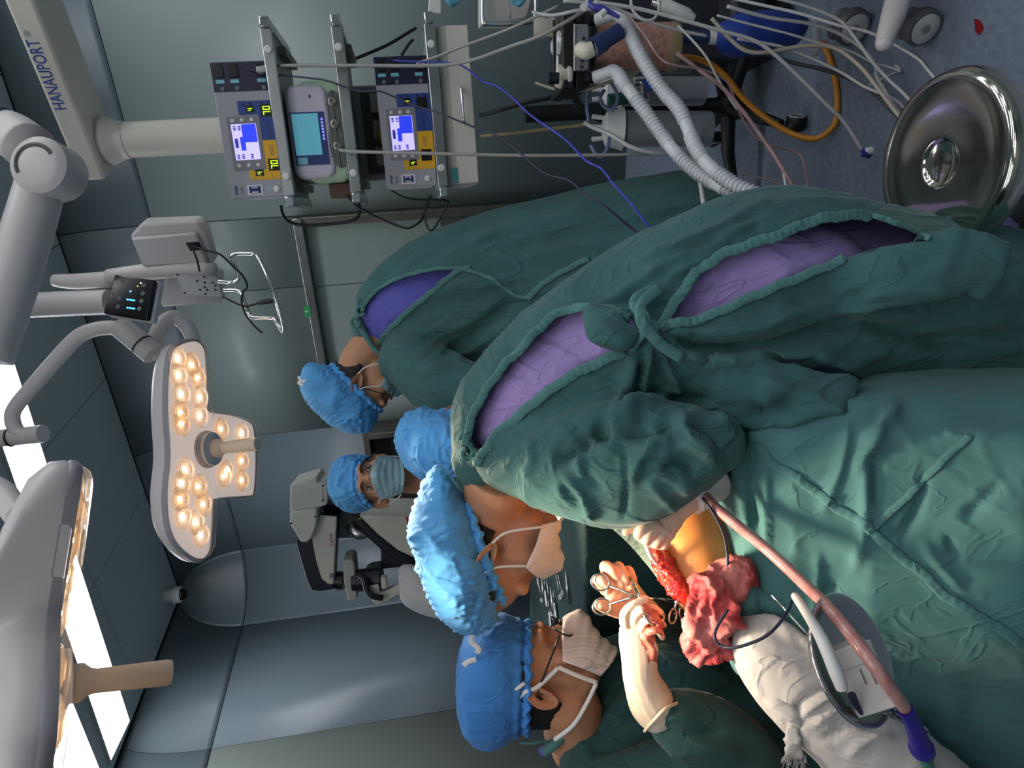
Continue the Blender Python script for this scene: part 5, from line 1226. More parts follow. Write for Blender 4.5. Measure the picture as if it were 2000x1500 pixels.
# C far hand: palm seen, fingers curled towards the viewer, scissors in ring and thumb
E_ = 1.15
hand([[(1262, 1205, E_+.03, 34, 28), (1240, 1186, E_+.02, 34, 20), (1216, 1168, E_+.015, 42, 16), (1196, 1158, E_+.012, 36, 14)],
      [(1186, 1150, E_+.010, 16, 13), (1172, 1136, E_-.002, 12, 11), (1166, 1130, E_-.02, 11, 11), (1176, 1134, E_-.032, 10.5, 10), (1187, 1143, E_-.03, 9.5, 9)],
      [(1198, 1138, E_+.010, 15, 13), (1185, 1115, E_-.002, 12, 11), (1182, 1106, E_-.02, 11.5, 11), (1196, 1113, E_-.034, 11, 10.5), (1206, 1126, E_-.03, 10, 9.5)],
      [(1214, 1136, E_+.010, 14, 13), (1208, 1114, E_-.002, 11.5, 11), (1208, 1107, E_-.018, 11, 11), (1217, 1120, E_-.03, 10, 10), (1224, 1138, E_-.026, 9, 9)],
      [(1232, 1142, E_+.010, 12, 11), (1226, 1122, E_-.0, 10, 10), (1228, 1114, E_-.012, 9.5, 9.5), (1234, 1126, E_-.022, 9, 9), (1238, 1142, E_-.02, 8, 8)],
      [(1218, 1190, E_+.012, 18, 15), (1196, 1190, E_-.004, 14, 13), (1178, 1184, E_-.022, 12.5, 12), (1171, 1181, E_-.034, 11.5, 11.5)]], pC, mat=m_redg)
# B hand: fist with pointing thumb
B_ = 1.04
hand([[(1372, 945, B_+.02, 36, 32), (1345, 962, B_+.012, 36, 30), (1316, 992, B_+.004, 32, 26), (1292, 1022, B_, 34, 26), (1276, 1036, B_, 30, 24)],
      [(1272, 1022, B_-.012, 16, 15), (1254, 1034, B_-.02, 12, 12), (1246, 1044, B_-.018, 10.5, 10.5), (1256, 1052, B_-.006, 10, 10)],
      [(1284, 1030, B_-.014, 16, 15), (1266, 1046, B_-.02, 12, 12), (1262, 1056, B_-.014, 10.5, 10.5), (1274, 1060, B_, 10, 10)],
      [(1298, 1036, B_-.012, 15, 15), (1284, 1054, B_-.016, 12, 12), (1280, 1062, B_-.01, 10.5, 10.5), (1290, 1064, B_+.004, 9.5, 9.5)],
      [(1308, 1038, B_-.008, 14, 13), (1298, 1056, B_-.01, 11, 11), (1294, 1064, B_-.004, 9.5, 9.5), (1302, 1064, B_+.008, 9, 9)],
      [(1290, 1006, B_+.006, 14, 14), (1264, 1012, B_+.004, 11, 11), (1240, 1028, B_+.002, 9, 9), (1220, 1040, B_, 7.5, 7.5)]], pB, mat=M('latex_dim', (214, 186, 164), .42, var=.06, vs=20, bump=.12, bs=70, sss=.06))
me = MB().tube(pth([(1392, 930, B_+.03), (1368, 946, B_+.02), (1340, 966, B_+.01)], 6), [.040, .0375, .036], 22).mesh('cuff'); wrinkle(me, .003, 30, seed=2)
link('gown_cuff', me, M('white_knit_cuff', (214, 210, 208), .8, bump=.4, bs=160), pB, ang=180)
# ---------------------------------------------------------------- instruments held
m_inst = M('instrument_steel', (205, 205, 205), .18, 1.)
def ringpts(c, a, b, n=20): return [c+a*math.cos(2*math.pi*k/n)+b*math.sin(2*math.pi*k/n) for k in range(n)]
def scissorlike(name, label, cat, tip, piv, r1, r2, rad=.010, th=.0016, grp=None, par=None, view=None, tipw=.0022):
    """crossed-shank instrument: tip, pivot and the two finger-ring centres in world space"""
    t = thing(name, label, cat, piv, grp)
    tip, piv, r1, r2 = [Vector(q) for q in (tip, piv, r1, r2)]
    nrm_ = (r1-piv).cross(r2-piv); nrm_ = nrm_.normalized() if nrm_.length > 1e-8 else FW
    for i, rc in enumerate((r1, r2)):
        o_ = nrm_*(th*.5*(1 if i else -1)); d = (piv-rc).normalized(); s = d.cross(nrm_)
        m = MB().tube([rc+d*rad+o_, piv+o_, piv+(tip-piv)*.5+s*(.001 if i else -.001)+o_, tip+o_*.3], [th, th*1.3, tipw, th*.5], 8)
        sh = ob('shank', m, m_inst, t, ang=180)
        ob('finger_ring', MB().tube(ringpts(rc, d*rad*1.15, s*rad, 22), th*.95, 8, closed=True), m_inst, sh, ang=180)
    ob('pivot_screw', MB().lathe(piv-nrm_*th*2, nrm_, [(.001, 0), (.0022, 0), (.0022, th*4), (.001, th*4)], 12), m_inst, t)
    if (r1-r2).length > .012: ob('ratchet', MB().tube([r1+(piv-r1)*.18, r1+(piv-r1)*.18+(r2-r1)*.45], .0011, 6), m_inst, t)
    return t
scissorlike('surgical_scissors', 'steel scissors in the far gloved hand above the wound', 'scissors', P(1277, 1170, E_-.05), P(1240, 1164, E_-.045), P(1172, 1137, E_-.036), P(1175, 1185, E_-.042), .013, .0019)
scissorlike('needle_holder', 'steel needle holder gripped in the near pale glove', 'needle holder', P(1226, 1121, E_-.02), P(1250, 1168, D_-.02), P(1270, 1200, D_-.036), P(1282, 1198, D_-.03), .012, .0022, tipw=.003)
scissorlike('haemostat', 'steel clamp with finger ring hanging below the wound edge', 'clamp', P(1326, 1150, 1.07), P(1322, 1176, 1.06), P(1314, 1204, 1.05), P(1334, 1196, 1.07), .010, .0016)
tag(ob('cautery_tip', MB().tube(pth([(1258, 1050, B_-.01), (1264, 1068, B_), (1274, 1090, B_+.015), (1288, 1107, B_+.028)], 5), [.0035, .0042, .0036, .0010], 10), m_white, None, ang=180), 'white pointed instrument in the gloved fist touching the wound', 'instrument')
tag(ob('tissue_hook', MB().tube(pth([(1290, 1066, B_), (1298, 1084, B_+.012), (1307, 1110, B_+.024)], 5), [.0016, .0014, .0009], 8), m_inst, None, ang=180), 'thin dark steel hook beside the white pointed instrument', 'hook')
# ---------------------------------------------------------------- dish, needle box, pencil, suction tube
dfr = P(1664, 1286, .834)
dn = D3(.52, -.40, -.75).normalized()
dish = thing('steel_dish', 'shallow round steel dish holding a white box on the drape', 'dish', dfr)
ob('bowl', MB().lathe(dfr, dn, [(.001, -.022), (.050, -.022), (.063, -.015), (.074, 0), (.078, .001), (.078, .0025), (.073, .0025), (.061, -.013), (.049, -.019), (.001, -.019)], 40), m_steel, dish, ang=60)
ob('rim_bead', MB().tube(ringpts(dfr+dn*.001, dn.orthogonal().normalized()*.078, dn.cross(dn.orthogonal()).normalized()*.078, 48), .0018, 8, closed=True), m_chrome, dish, ang=180)
bfm = Fr(P(1674, 1304, .815), X=P(1660, 1262, .834)-P(1695, 1345, .826), Z=P(1630, 1305, .834)-P(1705, 1290, .828))
bx = thing('needle_box', 'white plastic needle box lying in the steel dish', 'box', bfm.o)
m_bxw = M('box_white', (216, 212, 206), .5)
ob('tray', MB().box(bfm, -.038, .030, -.012, .012, -.022, .024), m_bxw, bx, bevel=.002)
ob('lid', MB().box(bfm, .008, .032, -.017, -.0125, -.024, .026), m_bxw, bx, bevel=.0015)
ob('end_block', MB().box(bfm, -.050, -.036, -.014, .010, -.024, .024), m_bxw, bx, bevel=.002)
ob('slot', MB().box(bfm, -.016, .002, -.0128, -.0122, -.001, .001), m_grey, bx)
ob('slot', MB().box(bfm, -.020, .000, -.0128, -.0122, -.012, -.010), m_grey, bx)
cp_ = thing('cautery_pencil', 'white electrocautery pencil lying beside the dish on the bandage', 'cautery pencil', P(1600, 1240, .9))
ob('barrel', MB().tube(pth([(1553, 1164, .905), (1580, 1205, .83), (1606, 1250, .785), (1632, 1310, .772), (1645, 1345, .772)], 6), [.0055, .0062, .0075, .0085, .007], 14), m_white, cp_, ang=180)
ob('tip_plug', MB().tube([P(1664, 1358, .777), P(1672, 1376, .785), P(1684, 1396, .80)], [.005, .0045, .002], 10), m_cnav, cp_)
m_tube = M('blood_tinged_tube', (196, 150, 142), .25, var=.7, vs=45, rgb2=(178, 112, 108), coat=.5)
st = thing('suction_tube', 'blood tinged clear suction tube with blue connector crossing the drape', 'tube', P(1640, 1200, .9))
ob('hose', MB().tube(pth([(1376, 965, 1.03), (1396, 990, 1.0), (1440, 1026, .975), (1500, 1075, .945), (1570, 1140, .89), (1630, 1200, .828), (1700, 1290, .775), (1740, 1345, .78), (1766, 1382, .80)], 7), .0082, 14), m_tube, st, ang=180)
ob('connector', MB().tube(pth([(1768, 1386, .802), (1785, 1418, .815), (1800, 1462, .835)], 4), [.0098, .0105, .013], 16), M('connector_blue', (44, 38, 130), .35), st, ang=60)
ob('connector_rib', MB().tube([P(1799, 1458, .833), P(1802, 1466, .837)], .0145, 16), M('connector_blue'), st)
ob('green_hose', MB().tube(pth([(1802, 1466, .837), (1808, 1482, .845), (1818, 1510, .86), (1850, 1580, .87)], 4), .0075, 12), M('hose_green', (50, 110, 90), .4), st, ang=180)
for i, (a, b, c, d, lb) in enumerate((((1692, 1280), (1722, 1340), (1748, 1392), (1752, 1380), 'steel needle driver lying across the dish edge nearest the tube'), ((1700, 1320), (1740, 1392), (1790, 1436), (1796, 1428), 'steel clamp lying below the dish beside the blue connector'))):
    scissorlike('clamp', lb, 'clamp', P(*a, .82), P(*b, .812), P(*c, .82), P(*d, .816), .008, .0018)
cable('cautery_cable', [(1372, 972, 1.0), (1392, 1000, .99), (1412, 1040, .985), (1420, 1080, .985), (1421, 1118, .985)], .0024, m_cnav, 'dark blue cable crossing the drape edge above the red gauze')
cable('cautery_cable', [(1422, 1190, .935), (1402, 1222, .93), (1396, 1246, .925), (1410, 1262, .92), (1440, 1264, .905), (1490, 1246, .895), (1520, 1220, .90), (1540, 1190, .92), (1546, 1174, .93)], .0022, m_cnav, 'dark blue cable looping over the white bandage to the pencil')
cable('thin_wire', [(1505, 1160, .96), (1535, 1192, .94), (1560, 1220, .93), (1600, 1262, .92)], .0016, m_chrome, 'thin steel wire lying between bandage and cautery pencil', 'wire')
# ---------------------------------------------------------------- back instrument table
it = thing('instrument_table', 'green draped table full of steel instruments behind the surgeon', 'table', Pz(1100, 1150, 0))
TZ = .94
q = [Pz(1142, 1330, TZ), Pz(1142, 1010, TZ), Pz(1034, 1010, TZ), Pz(1034, 1262, TZ)]
q = [V(p.x, p.y, 0) for p in q]
rows = []
def rectpt(u, v): return (q[0]*(1-u)+q[1]*u)*(1-v)+(q[3]*(1-u)+q[2]*u)*v
N1 = 30; per = [rectpt(i/N1, 0) for i in range(N1)]+[rectpt(1, i/N1) for i in range(N1)]+[rectpt(1-i/N1, 1) for i in range(N1)]+[rectpt(0, 1-i/N1) for i in range(N1)]
cen = rectpt(.5, .5)
for s, z in ((.02, TZ), (.3, TZ), (.6, TZ), (.85, TZ), (.96, TZ), (.995, TZ-.004), (1.005, TZ-.015), (1.01, TZ-.08), (1.015, TZ-.2), (1.02, TZ-.35), (1.03, TZ-.5), (1.04, TZ-.65)):
    rows.append([cen+(p-cen)*(s+(.012*math.sin(k*.9)+.01*math.sin(k*.37))*max(0, (TZ-z)*1.6))+V(0, 0, z) for k, p in enumerate(per)])
me = MB().grid(rows, closed=True).mesh('table_cloth'); link('table_cloth', me, m_gownd, it, ang=180)
fm = MB()
for p in q: fm.cyl(cen+(p-cen)*.9, cen+(p-cen)*.9+V(0, 0, TZ-.02), .014)
ob('frame', fm, m_dsteel, it)
rnd = random.Random(4)
labs = ['thin steel forceps', 'long steel clamp', 'short steel scissors', 'curved steel clamp', 'steel needle holder', 'slim steel retractor']
spots = [(1045, 1108, 1150, 0), (1050, 1120, 1172, 1), (1056, 1112, 1185, 0), (1062, 1124, 1190, 2), (1068, 1128, 1198, 1), (1074, 1140, 1205, 0), (1080, 1150, 1212, 2), (1086, 1116, 1166, 1), (1090, 1118, 1160, 1), (1104, 1112, 1180, 0), (1070, 1168, 1230, 2), (1078, 1172, 1236, 1)]
for i, (x, ya, yb, kd_) in enumerate(spots):
    a = Pz(x, ya, TZ+.006); b = Pz(x+8, yb, TZ+.006); d = (b-a).normalized(); s = d.cross(V(0, 0, 1)); L_ = (b-a).length
    where = 'on the back table, number %d of the row counted from the far edge' % (i+1)
    where = ['farthest on the back table', 'beside the farthest forceps on the back table', 'second row on the back table', 'next to the thick handled tool on the back table', 'in the middle of the back table heap', 'crossing the middle of the back table heap', 'at the near side of the back table heap', 'apart from the heap with tips toward the drape hole', 'parallel to its twin near the drape hole', 'nearest the front edge of the back table', 'just behind the surgeon\'s glasses', 'lowest of the heap behind the surgeon\'s glasses'][i]
    if kd_ == 1: scissorlike('clamp', 'steel clamp '+where, 'clamp', a, a+(b-a)*.35, b+s*.012, b-s*.012, .009, .0016)
    else:
        t = thing('forceps', ('steel forceps ' if kd_ == 0 else 'thick handled steel tool ')+where, 'forceps' if kd_ == 0 else 'tool', a)
        if kd_ == 0:
            for k in (-1, 1): ob('arm', MB().tube([a+s*.0006*k, a+d*L_*.5+s*.006*k, b+s*.001*k], [.0008, .0026, .003], 8), m_inst, t, ang=180)
        else:
            ob('grip', MB().tube([a+d*L_*.4, a+d*L_*.5, b-d*.01, b], [.003, .0055, .006, .004], 10), m_inst, t, ang=180); ob('shaft', MB().tube([a, a+d*L_*.42], [.0012, .003], 8), m_inst, t, ang=180)
# ================================================================ SURGICAL MICROSCOPE
ms = thing('surgical_microscope', 'cream and black floor-standing surgical microscope behind the nurse', 'microscope', (P(900, 1060, 2.6).x, P(900, 1060, 2.6).y, 0))
MF = Fr(P(700, 1050, 2.5), math.radians(-6))
m_mcr = M('microscope_cream', (205, 203, 190), .45); m_mbl = M('microscope_black', (24, 27, 36), .4); m_mgr = M('microscope_grey', (96, 100, 104), .45)
def zx(pts): return [(560+a/5, 900+b/5) for a, b in pts]
def slab(nm, pts, y0, y1, mat, par=ms, bev=.006): 
    return ob(nm, MB().ppoly(MF, [MF.uv(x, y, y0) for x, y in zx(pts)], y0, y1), mat, par, bevel=bev)
slab('head_box', [(35, 235), (290, 165), (298, 215), (390, 205), (403, 300), (395, 430), (300, 465), (30, 500)], -.07, .10, m_mcr)
slab('head_side', [(32, 500), (290, 465), (296, 540), (285, 640), (240, 760), (195, 800), (140, 798), (30, 612)], -.09, .10, m_mcr)
slab('access_plate', [(40, 330), (350, 245), (360, 395), (40, 470)], -.074, -.0705, M('plate_cream', (196, 194, 182), .45), bev=.001)
for (a, b) in ((348, 252), (346, 400), (278, 545), (44, 608)):
    u, v = MF.uv(560+a/5, 900+b/5, -.092); ob('screw', MB().lathe(MF.w(u, -.0925 if b > 500 else -.0765, v), -MF.Y, [(.004, 0), (.004, .002), (.001, .002)], 10, X=MF.X), m_dark, ms)
ob('neck', MB().tube([P(636, 976, 2.52), P(668, 976, 2.52)], [.047, .046], 28), m_mbl, ms)
slab('arm_core', [(80, 770), (245, 745), (330, 540), (495, 548), (462, 1215), (500, 1250), (420, 1266), (330, 1280), (235, 1268), (190, 1170), (130, 960)], -.03, .06, m_mbl, bev=.01)
slab('arm_cover', [(320, 535), (490, 545), (460, 1212), (400, 1207), (340, 1160), (290, 1000), (255, 830), (245, 750)], -.045, -.031, m_mcr)
text('arm_logo', 'Leica', MF, *MF.uv(560+432/5, 900+770/5, -.046), -.0465, .016, M('logo_red', (170, 40, 46), .5), ms, .0004)
slab('arm_label', [(420, 1100), (455, 1098), (452, 1148), (418, 1148)], -.0465, -.0455, M('label_grey', (120, 124, 126), .5), bev=0)
ob('lower_collar', MB().tube([P(658, 1134, 2.5), P(672, 1134, 2.5)], .034, 24), m_mbl, ms)
slab('tilt_block', [(548, 975), (640, 965), (660, 1010), (690, 1360), (600, 1382), (552, 1150)], -.06, .06, M('block_grey_cream', (176, 176, 166), .45))
ob('binocular_unit', MB().tube([P(690, 1134, 2.48), P(746, 1130, 2.48)], [.040, .044], 24), m_mbl, ms)
slab('ocular_box', [(820, 1075), (925, 1062), (930, 1250), (770, 1275), (760, 1110)], -.05, .05, m_mbl)
ob('control_cable', MB().tube(pth([(702, 1122, 2.42), (712, 1132, 2.41), (716, 1150, 2.41), (728, 1164, 2.41), (748, 1168, 2.42)], 5), .011, 12), m_mbl, ms, ang=180)
slab('hand_grip', [(805, 1225), (900, 1200), (910, 1300), (1130, 1205), (1145, 1280), (960, 1390), (880, 1412), (835, 1380)], -.09, -.05, m_mcr)
slab('grip_tab', [(915, 1145), (970, 1140), (985, 1250), (925, 1265)], -.10, -.06, m_mcr)
slab('support_arm', [(1100, 1205), (1250, 1205), (1300, 1300), (1130, 1305)], -.06, .0, m_mcr)
slab('body_panel', [(700, 540), (1290, 545), (1500, 700), (1500, 1110), (1285, 975), (1080, 880), (880, 720)], -.02, .25, m_mcr)
slab('body_band', [(590, 520), (700, 540), (880, 720), (1080, 880), (1285, 975), (1500, 1110), (1500, 1200), (1290, 1085), (1000, 940), (800, 760)], -.03, .25, m_mbl)
slab('body_block', [(915, 850), (1130, 960), (1130, 1040), (925, 1062)], -.01, .2, m_mbl)
slab('column', [(490, 500), (820, 520), (830, 755), (490, 762)], .05, .2, m_mgr)
slab('stand_column', [(1300, 600), (2600, 640), (2600, 1000), (1400, 1100)], .02, .24, m_mcr)
ob('lock_lever', MB().tube(pth([(685, 1030, 2.52), (690, 1036, 2.5), (702, 1042, 2.5), (714, 1040, 2.51)], 4), [.018, .02, .024, .02], 14), m_steel, ms, ang=180)
slab('red_stripe', [(1160, 550), (1190, 552), (1212, 705), (1200, 705)], -.0215, -.0203, M('logo_red'), bev=0)
text('body_logo', 'LEICA F12', MF, *MF.uv(560+1236/5, 900+668/5, -.022), -.0212, .020, M('logo_grey', (110, 112, 112), .5), ms, .0004, W=.072)
sg = ob('warning_sign', MB().ppoly(MF, [MF.uv(*p, -.031) for p in zx([(690, 565), (722, 555), (722, 572)])], -.0318, -.0305), M('warn_yellow', (220, 200, 40), .5), ms)
b0 = P(1300, 1060, 2.65); b0 = V(b0.x, b0.y, 0)
ob('base', MB().box(Fr(b0, math.radians(-6)), -.3, .3, -.25, .25, .06, .16), m_mcr, ms, bevel=.02)
for sx in (-.24, .24):
    for sy in (-.2, .2): ob('caster', MB().lathe(b0+V(sx-.015, sy, .035), V(1, 0, 0), [(.001, 0), (.035, 0), (.035, .03), (.001, .03)], 18), m_mbl, ms)
# white sterile sleeve hanging from the microscope
sl = MB(); chain(sl, [(792, 1130, 2.44, 18, 14), (812, 1148, 2.43, 34, 24), (850, 1166, 2.43, 38, 26), (900, 1176, 2.44, 34, 24), (960, 1180, 2.46, 30, 22)], 18, 5); chain(sl, [(784, 1112, 2.44, 6, 6), (800, 1118, 2.43, 14, 12), (820, 1136, 2.43, 22, 18)], 14, 5)
me = fuse(sl, .006, 4, 'sterile_sleeve'); wrinkle(me, .012, 13, along=D3(1, .3), st=.35, seed=17, fine=.5)
ob('binding', MB().tube(ringpts(P(812, 1148, 2.40), RT*.022, UP*.014, 18), .004, 8, closed=True), M('sleeve_white', (205, 204, 204), .6), ms, ang=180)
tag(link('sterile_sleeve', me, M('sleeve_white'), ms, ang=180))
# ================================================================ ANAESTHESIA MACHINE, SUCTION, STOOL, LINES
m_soda = M('pink_soda_lime', (176, 132, 118), .75, var=.25, vs=60, bump=.9, bs=110)
m_ivory = M('ivory_plastic', (206, 202, 186), .4)
m_alu = M('aluminium_plate', (150, 152, 154), .4, .5)
m_dblue = M('dark_blue_rubber', (34, 52, 96), .45)
m_bag = M('blue_breathing_bag', (38, 66, 150), .4, var=.1, vs=8)
m_corr = M('white_corrugated_hose', (196, 200, 204), .35)
m_canis = clear('canister_clear', (205, 210, 212), .28, .15)
m_clr = M('clear_line', (176, 178, 176), .25, coat=.4)
m_pink = M('pinkish_line', (150, 122, 122), .3, var=.2, vs=40)
A_ = 1.82
an = thing('anaesthesia_machine', 'anaesthesia breathing circuit with pink absorber canister and black valve block', 'anaesthesia machine', (P(1240, 90, 1.95).x, P(1240, 90, 1.95).y, 0))
AF = Fr(P(1180, 90, A_), math.radians(-12))
def au(x, y, o=0): return AF.uv(x, y, o)
def abox(nm, pts, y0, y1, mat, bev=.004, par=an): return ob(nm, MB().ppoly(AF, [au(x, y, y0) for x, y in pts], y0, y1), mat, par, bevel=bev)
abox('valve_block', [(1098, 22), (1122, 18), (1122, 174), (1100, 172)], -.06, .10, M('block_black', (30, 31, 33), .4))
abox('block_edge', [(1121, 46), (1124, 46), (1124, 138), (1121, 138)], -.065, -.058, m_white, .001)
abox('front_plate', [(1124, 46), (1150, 46), (1151, 138), (1124, 138)], -.06, .10, m_alu)
abox('lower_block', [(1124, 138), (1152, 138), (1152, 170), (1124, 174)], -.05, .09, m_black)
abox('upper_block', [(1122, 20), (1150, 22), (1150, 46), (1122, 46)], -.05, .09, m_black)
for (x, y) in ((1140, 75), (1137, 119), (1136, 131)): ob('plate_hole', MB().lathe(AF.w(au(x, y, -.06)[0], -.0605, au(x, y, -.06)[1]), -AF.Y, [(.005, 0), (.005, .001), (.001, .001)], 12, X=AF.X), m_dark, an)
def dome(x, y, r, h, mat, nm, o=-.02, ax=None):
    u, v = au(x, y, o); ob(nm, MB().lathe(AF.w(u, o, v), (AF.Z*.95-AF.Y*.30) if ax is None else ax, [(r*1.15, 0), (r*1.2, h*.15), (r*1.12, h*.35), (r, h*.4), (r*.95, h*.75), (r*.6, h*.96), (.001, h)], 30), mat, an, ang=50)
dome(1106, 84, .030, .03, M('valve_clear', (196, 200, 198), .1, .2), 'valve_dome'); dome(1106, 150, .030, .034, m_ivory, 'valve_dome', -.03)
for (x, y, o) in ((1094, 124, 0), (1086, 90, .02)): dome(x, y, .022, .008, m_white, 'valve_cap', o)
ob('relief_knob', MB().tube([P(1043, 54, A_-.01), P(1062, 54, A_-.01), P(1064, 54, A_-.01), P(1080, 54, A_)], [.026, .026, .022, .024], 26), m_ivory, an, ang=40)
ob('selector_lever', MB().tube(pth([(1082, 40, A_-.08), (1083, 90, A_-.08), (1082, 145, A_-.08)], 3), .0045, 10), m_black, an)
ob('lever_knob', MB().tube([P(1072, 153, A_-.08), P(1092, 153, A_-.08)], .0145, 18), m_black, an)
for y0, y1 in ((40, 40), (153, 152)):
    ob('hose_port', MB().tube([P(1142, y0, A_-.06), P(1150, y0, A_-.06), P(1150, y0, A_-.06), P(1162, y1, A_-.06)], [.021, .021, .014, .014], 20), m_black, an, ang=40)
ob('white_elbow', MB().tube(pth([(1132, 102, A_-.10), (1136, 97, A_-.12), (1146, 100, A_-.13), (1164, 91, A_-.13)], 5), [.016, .019, .020, .017], 18), m_ivory, an, ang=180)
ob('elbow_ring', MB().tube([P(1156, 95, A_-.13), P(1159, 94, A_-.13)], .0195, 18), m_black, an)
ob('blue_connector', MB().tube(pth([(1160, 93, A_-.13), (1178, 82, A_-.13), (1182, 79, A_-.13), (1212, 60, A_-.13)], 3), [.024, .024, .020, .020], 20), m_dblue, an, ang=40)
# absorber canister (upright cylinder)
ca0, ca1 = P(1158, 91, A_+.02), P(1312, 92, A_+.02)
ob('absorber_canister', MB().tube([ca0, P(1308, 91, A_+.02)], .060, 36), m_soda, an, ang=40)
ob('canister_top', MB().tube([P(1152, 91, A_+.02), P(1160, 91, A_+.02)], .0615, 36), m_dark, an)
ob('canister_base', MB().tube([P(1304, 91, A_+.02), P(1316, 92, A_+.02), P(1324, 92, A_+.02)], [.062, .064, .058], 36), M('canister_base_amber', (150, 138, 104), .3), an, ang=40)
ob('lower_hose', MB().tube(spl([tuple(P(x, y, A_-.02)) for x, y in ((1322, 74), (1340, 72), (1365, 72), (1386, 72))], 8), [.0165, .0175, .016, .0175, .016, .0175, .016, .018], 18), m_dblue, an, ang=180)
ob('bag_collar', MB().tube([P(1384, 72, A_-.02), P(1400, 71, A_-.02)], [.019, .021], 18), m_white, an)
me = MB().tube(pth([(1398, 70, A_-.02), (1412, 70, A_-.02), (1440, 70, A_-.01), (1490, 66, A_), (1540, 58, A_), (1568, 52, A_)], 7), [.02, .038, .060, .066, .058, .03], 30, flat=FW, ry=[.018, .034, .05, .052, .046, .02]).mesh('bag'); wrinkle(me, .006, 10, seed=6, along=UP, st=.4)
link('breathing_bag', me, m_bag, an, ang=180)
ob('machine_column', MB().box(Fr(P(1300, 40, 2.12), math.radians(-12)), -.12, .30, 0, .25, -.5, .22), M('machine_dark', (44, 48, 54), .5), an, bevel=.01)
ob('machine_base', MB().box(Fr((P(1300, 40, 2.12).x, P(1300, 40, 2.12).y, 0), math.radians(-12)), -.10, .45, -.1, .35, .08, .2), M('machine_dark'), an, bevel=.02)
# corrugated hoses
def hose(pts, r, label, plain=()):
    w = [Vector(q) for q in pth(pts, 26)]; L_ = [0]
    for i in range(1, len(w)): L_.append(L_[-1]+(w[i]-w[i-1]).length)
    n = int(L_[-1]/.0026); W_ = []; R_ = []
    for k in range(n+1):
        s = L_[-1]*k/n; i = min(len(w)-2, max(0, int(np.searchsorted(L_, s))-1)); t = (s-L_[i])/max(1e-9, L_[i+1]-L_[i]); W_.append(w[i].lerp(w[i+1], t))
        f = s/L_[-1]; pl = any(a <= f <= b for a, b in plain)
        R_.append(r*1.02 if pl else r*(1.2, 1.04, .82, 1.04)[k % 4])
    return tag(ob('breathing_hose', MB().tube(W_, R_, 16), m_corr, None, ang=180), label, 'hose')
hose([(1164, 40, 1.76), (1190, 30, 1.74), (1208, 30, 1.73), (1222, 48, 1.71), (1240, 86, 1.69), (1262, 128, 1.67), (1296, 178, 1.65), (1326, 212, 1.62), (1344, 250, 1.6), (1358, 285, 1.57), (1384, 322, 1.54), (1430, 358, 1.5), (1490, 386, 1.46), (1530, 410, 1.42)], .0155, 'white corrugated breathing hose leaving the upper port and passing in front of the canister', ((0, .09), (.55, .60), (.70, .76)))
hose([(1160, 152, 1.76), (1186, 142, 1.74), (1198, 138, 1.73), (1208, 146, 1.72), (1222, 168, 1.7), (1256, 212, 1.68), (1292, 262, 1.66), (1318, 296, 1.63), (1356, 332, 1.6), (1404, 362, 1.56), (1460, 386, 1.52), (1520, 412, 1.48)], .0155, 'white corrugated breathing hose leaving the lower port beside the suction jar', ((0, .10), (.20, .25), (.50, .55), (.74, .78)))
# suction jars
def jar(x0, x1, y, d, r, label, lidr=1.25):
    t = thing('suction_jar', label, 'suction jar', P(x1, y, d))
    a, b = P(x0, y, d), P(x1, y, d)
    ob('cylinder', MB().tube([a, a+(b-a)*.97, b], [r, r*.97, r*.9], 30), m_canis, t, ang=40)
    ob('liner', MB().tube([a+(b-a)*.06, a+(b-a)*.62], [r*.88, r*.85], 24), M('jar_liner', (120, 124, 126), .5), t)
    ob('lid', MB().tube([a-(b-a)*.20, a-(b-a)*.16, a-(b-a)*.03, a+(b-a)*.02], [r*.5, r*.95, r*1.1, r*1.2], 30), M('jar_lid_white', (206, 208, 206), .45), t, ang=40)
    for k in (-.5, .1, .6): ob('spout', MB().tube([a-(b-a)*.1+RT*r*k, a-(b-a)*.32+RT*r*k*1.2], .007, 10), M('jar_lid_white'), t)
    return t
jar(1212, 1388, 252, 2.0, .052, 'clear suction jar with white lid below the breathing hoses')
jar(1210, 1376, 178, 2.15, .045, 'clear suction jar standing behind the corrugated hoses')
jar(1240, 1350, 118, 2.2, .04, 'small clear suction jar under the absorber canister')
tag(ob('green_valve', MB().tube([P(1188, 196, 2.0), P(1236, 190, 2.0)], .018, 18), M('valve_green', (40, 96, 84), .4)), 'dark green valve body above the suction jar', 'valve')
rg = thing('suction_regulator', 'chrome and blue suction regulator between the two jars', 'regulator', P(1265, 180, 2.02))
ob('chrome_body', MB().tube([P(1238, 160, 2.02), P(1290, 158, 2.02)], .016, 18), m_chrome, rg); ob('chrome_neck', MB().tube([P(1258, 160, 2.0), P(1262, 196, 2.0)], .012, 16), m_chrome, rg)
ob('blue_knob', MB().tube([P(1264, 152, 1.98), P(1276, 172, 1.98)], .018, 18), M('regulator_blue', (34, 70, 150), .4), rg); ob('red_tip', MB().ball(P(1290, 186, 1.98), .008), M('tip_red', (140, 60, 44), .4), rg)
m_btub = M('blue_tint_tube', (110, 124, 160), .3)
for i, (pts, lb) in enumerate((([(1176, 168, 1.95), (1190, 160, 1.93), (1202, 176, 1.92), (1206, 196, 1.92), (1196, 214, 1.92), (1180, 208, 1.93), (1172, 192, 1.94), (1180, 176, 1.95)], 'pale blue tube ring beside the lower breathing hose'), ([(1150, 178, 1.95), (1146, 205, 1.94), (1150, 238, 1.95)], 'pale blue tube hanging behind the dark block'), ([(1154, 284, 1.93), (1162, 298, 1.93), (1174, 306, 1.93), (1186, 290, 1.93), (1190, 268, 1.94)], 'pale blue tube loop under the white jar lid'))):
    cable('blue_tube', pts, .0052, m_btub, lb, 'tube')
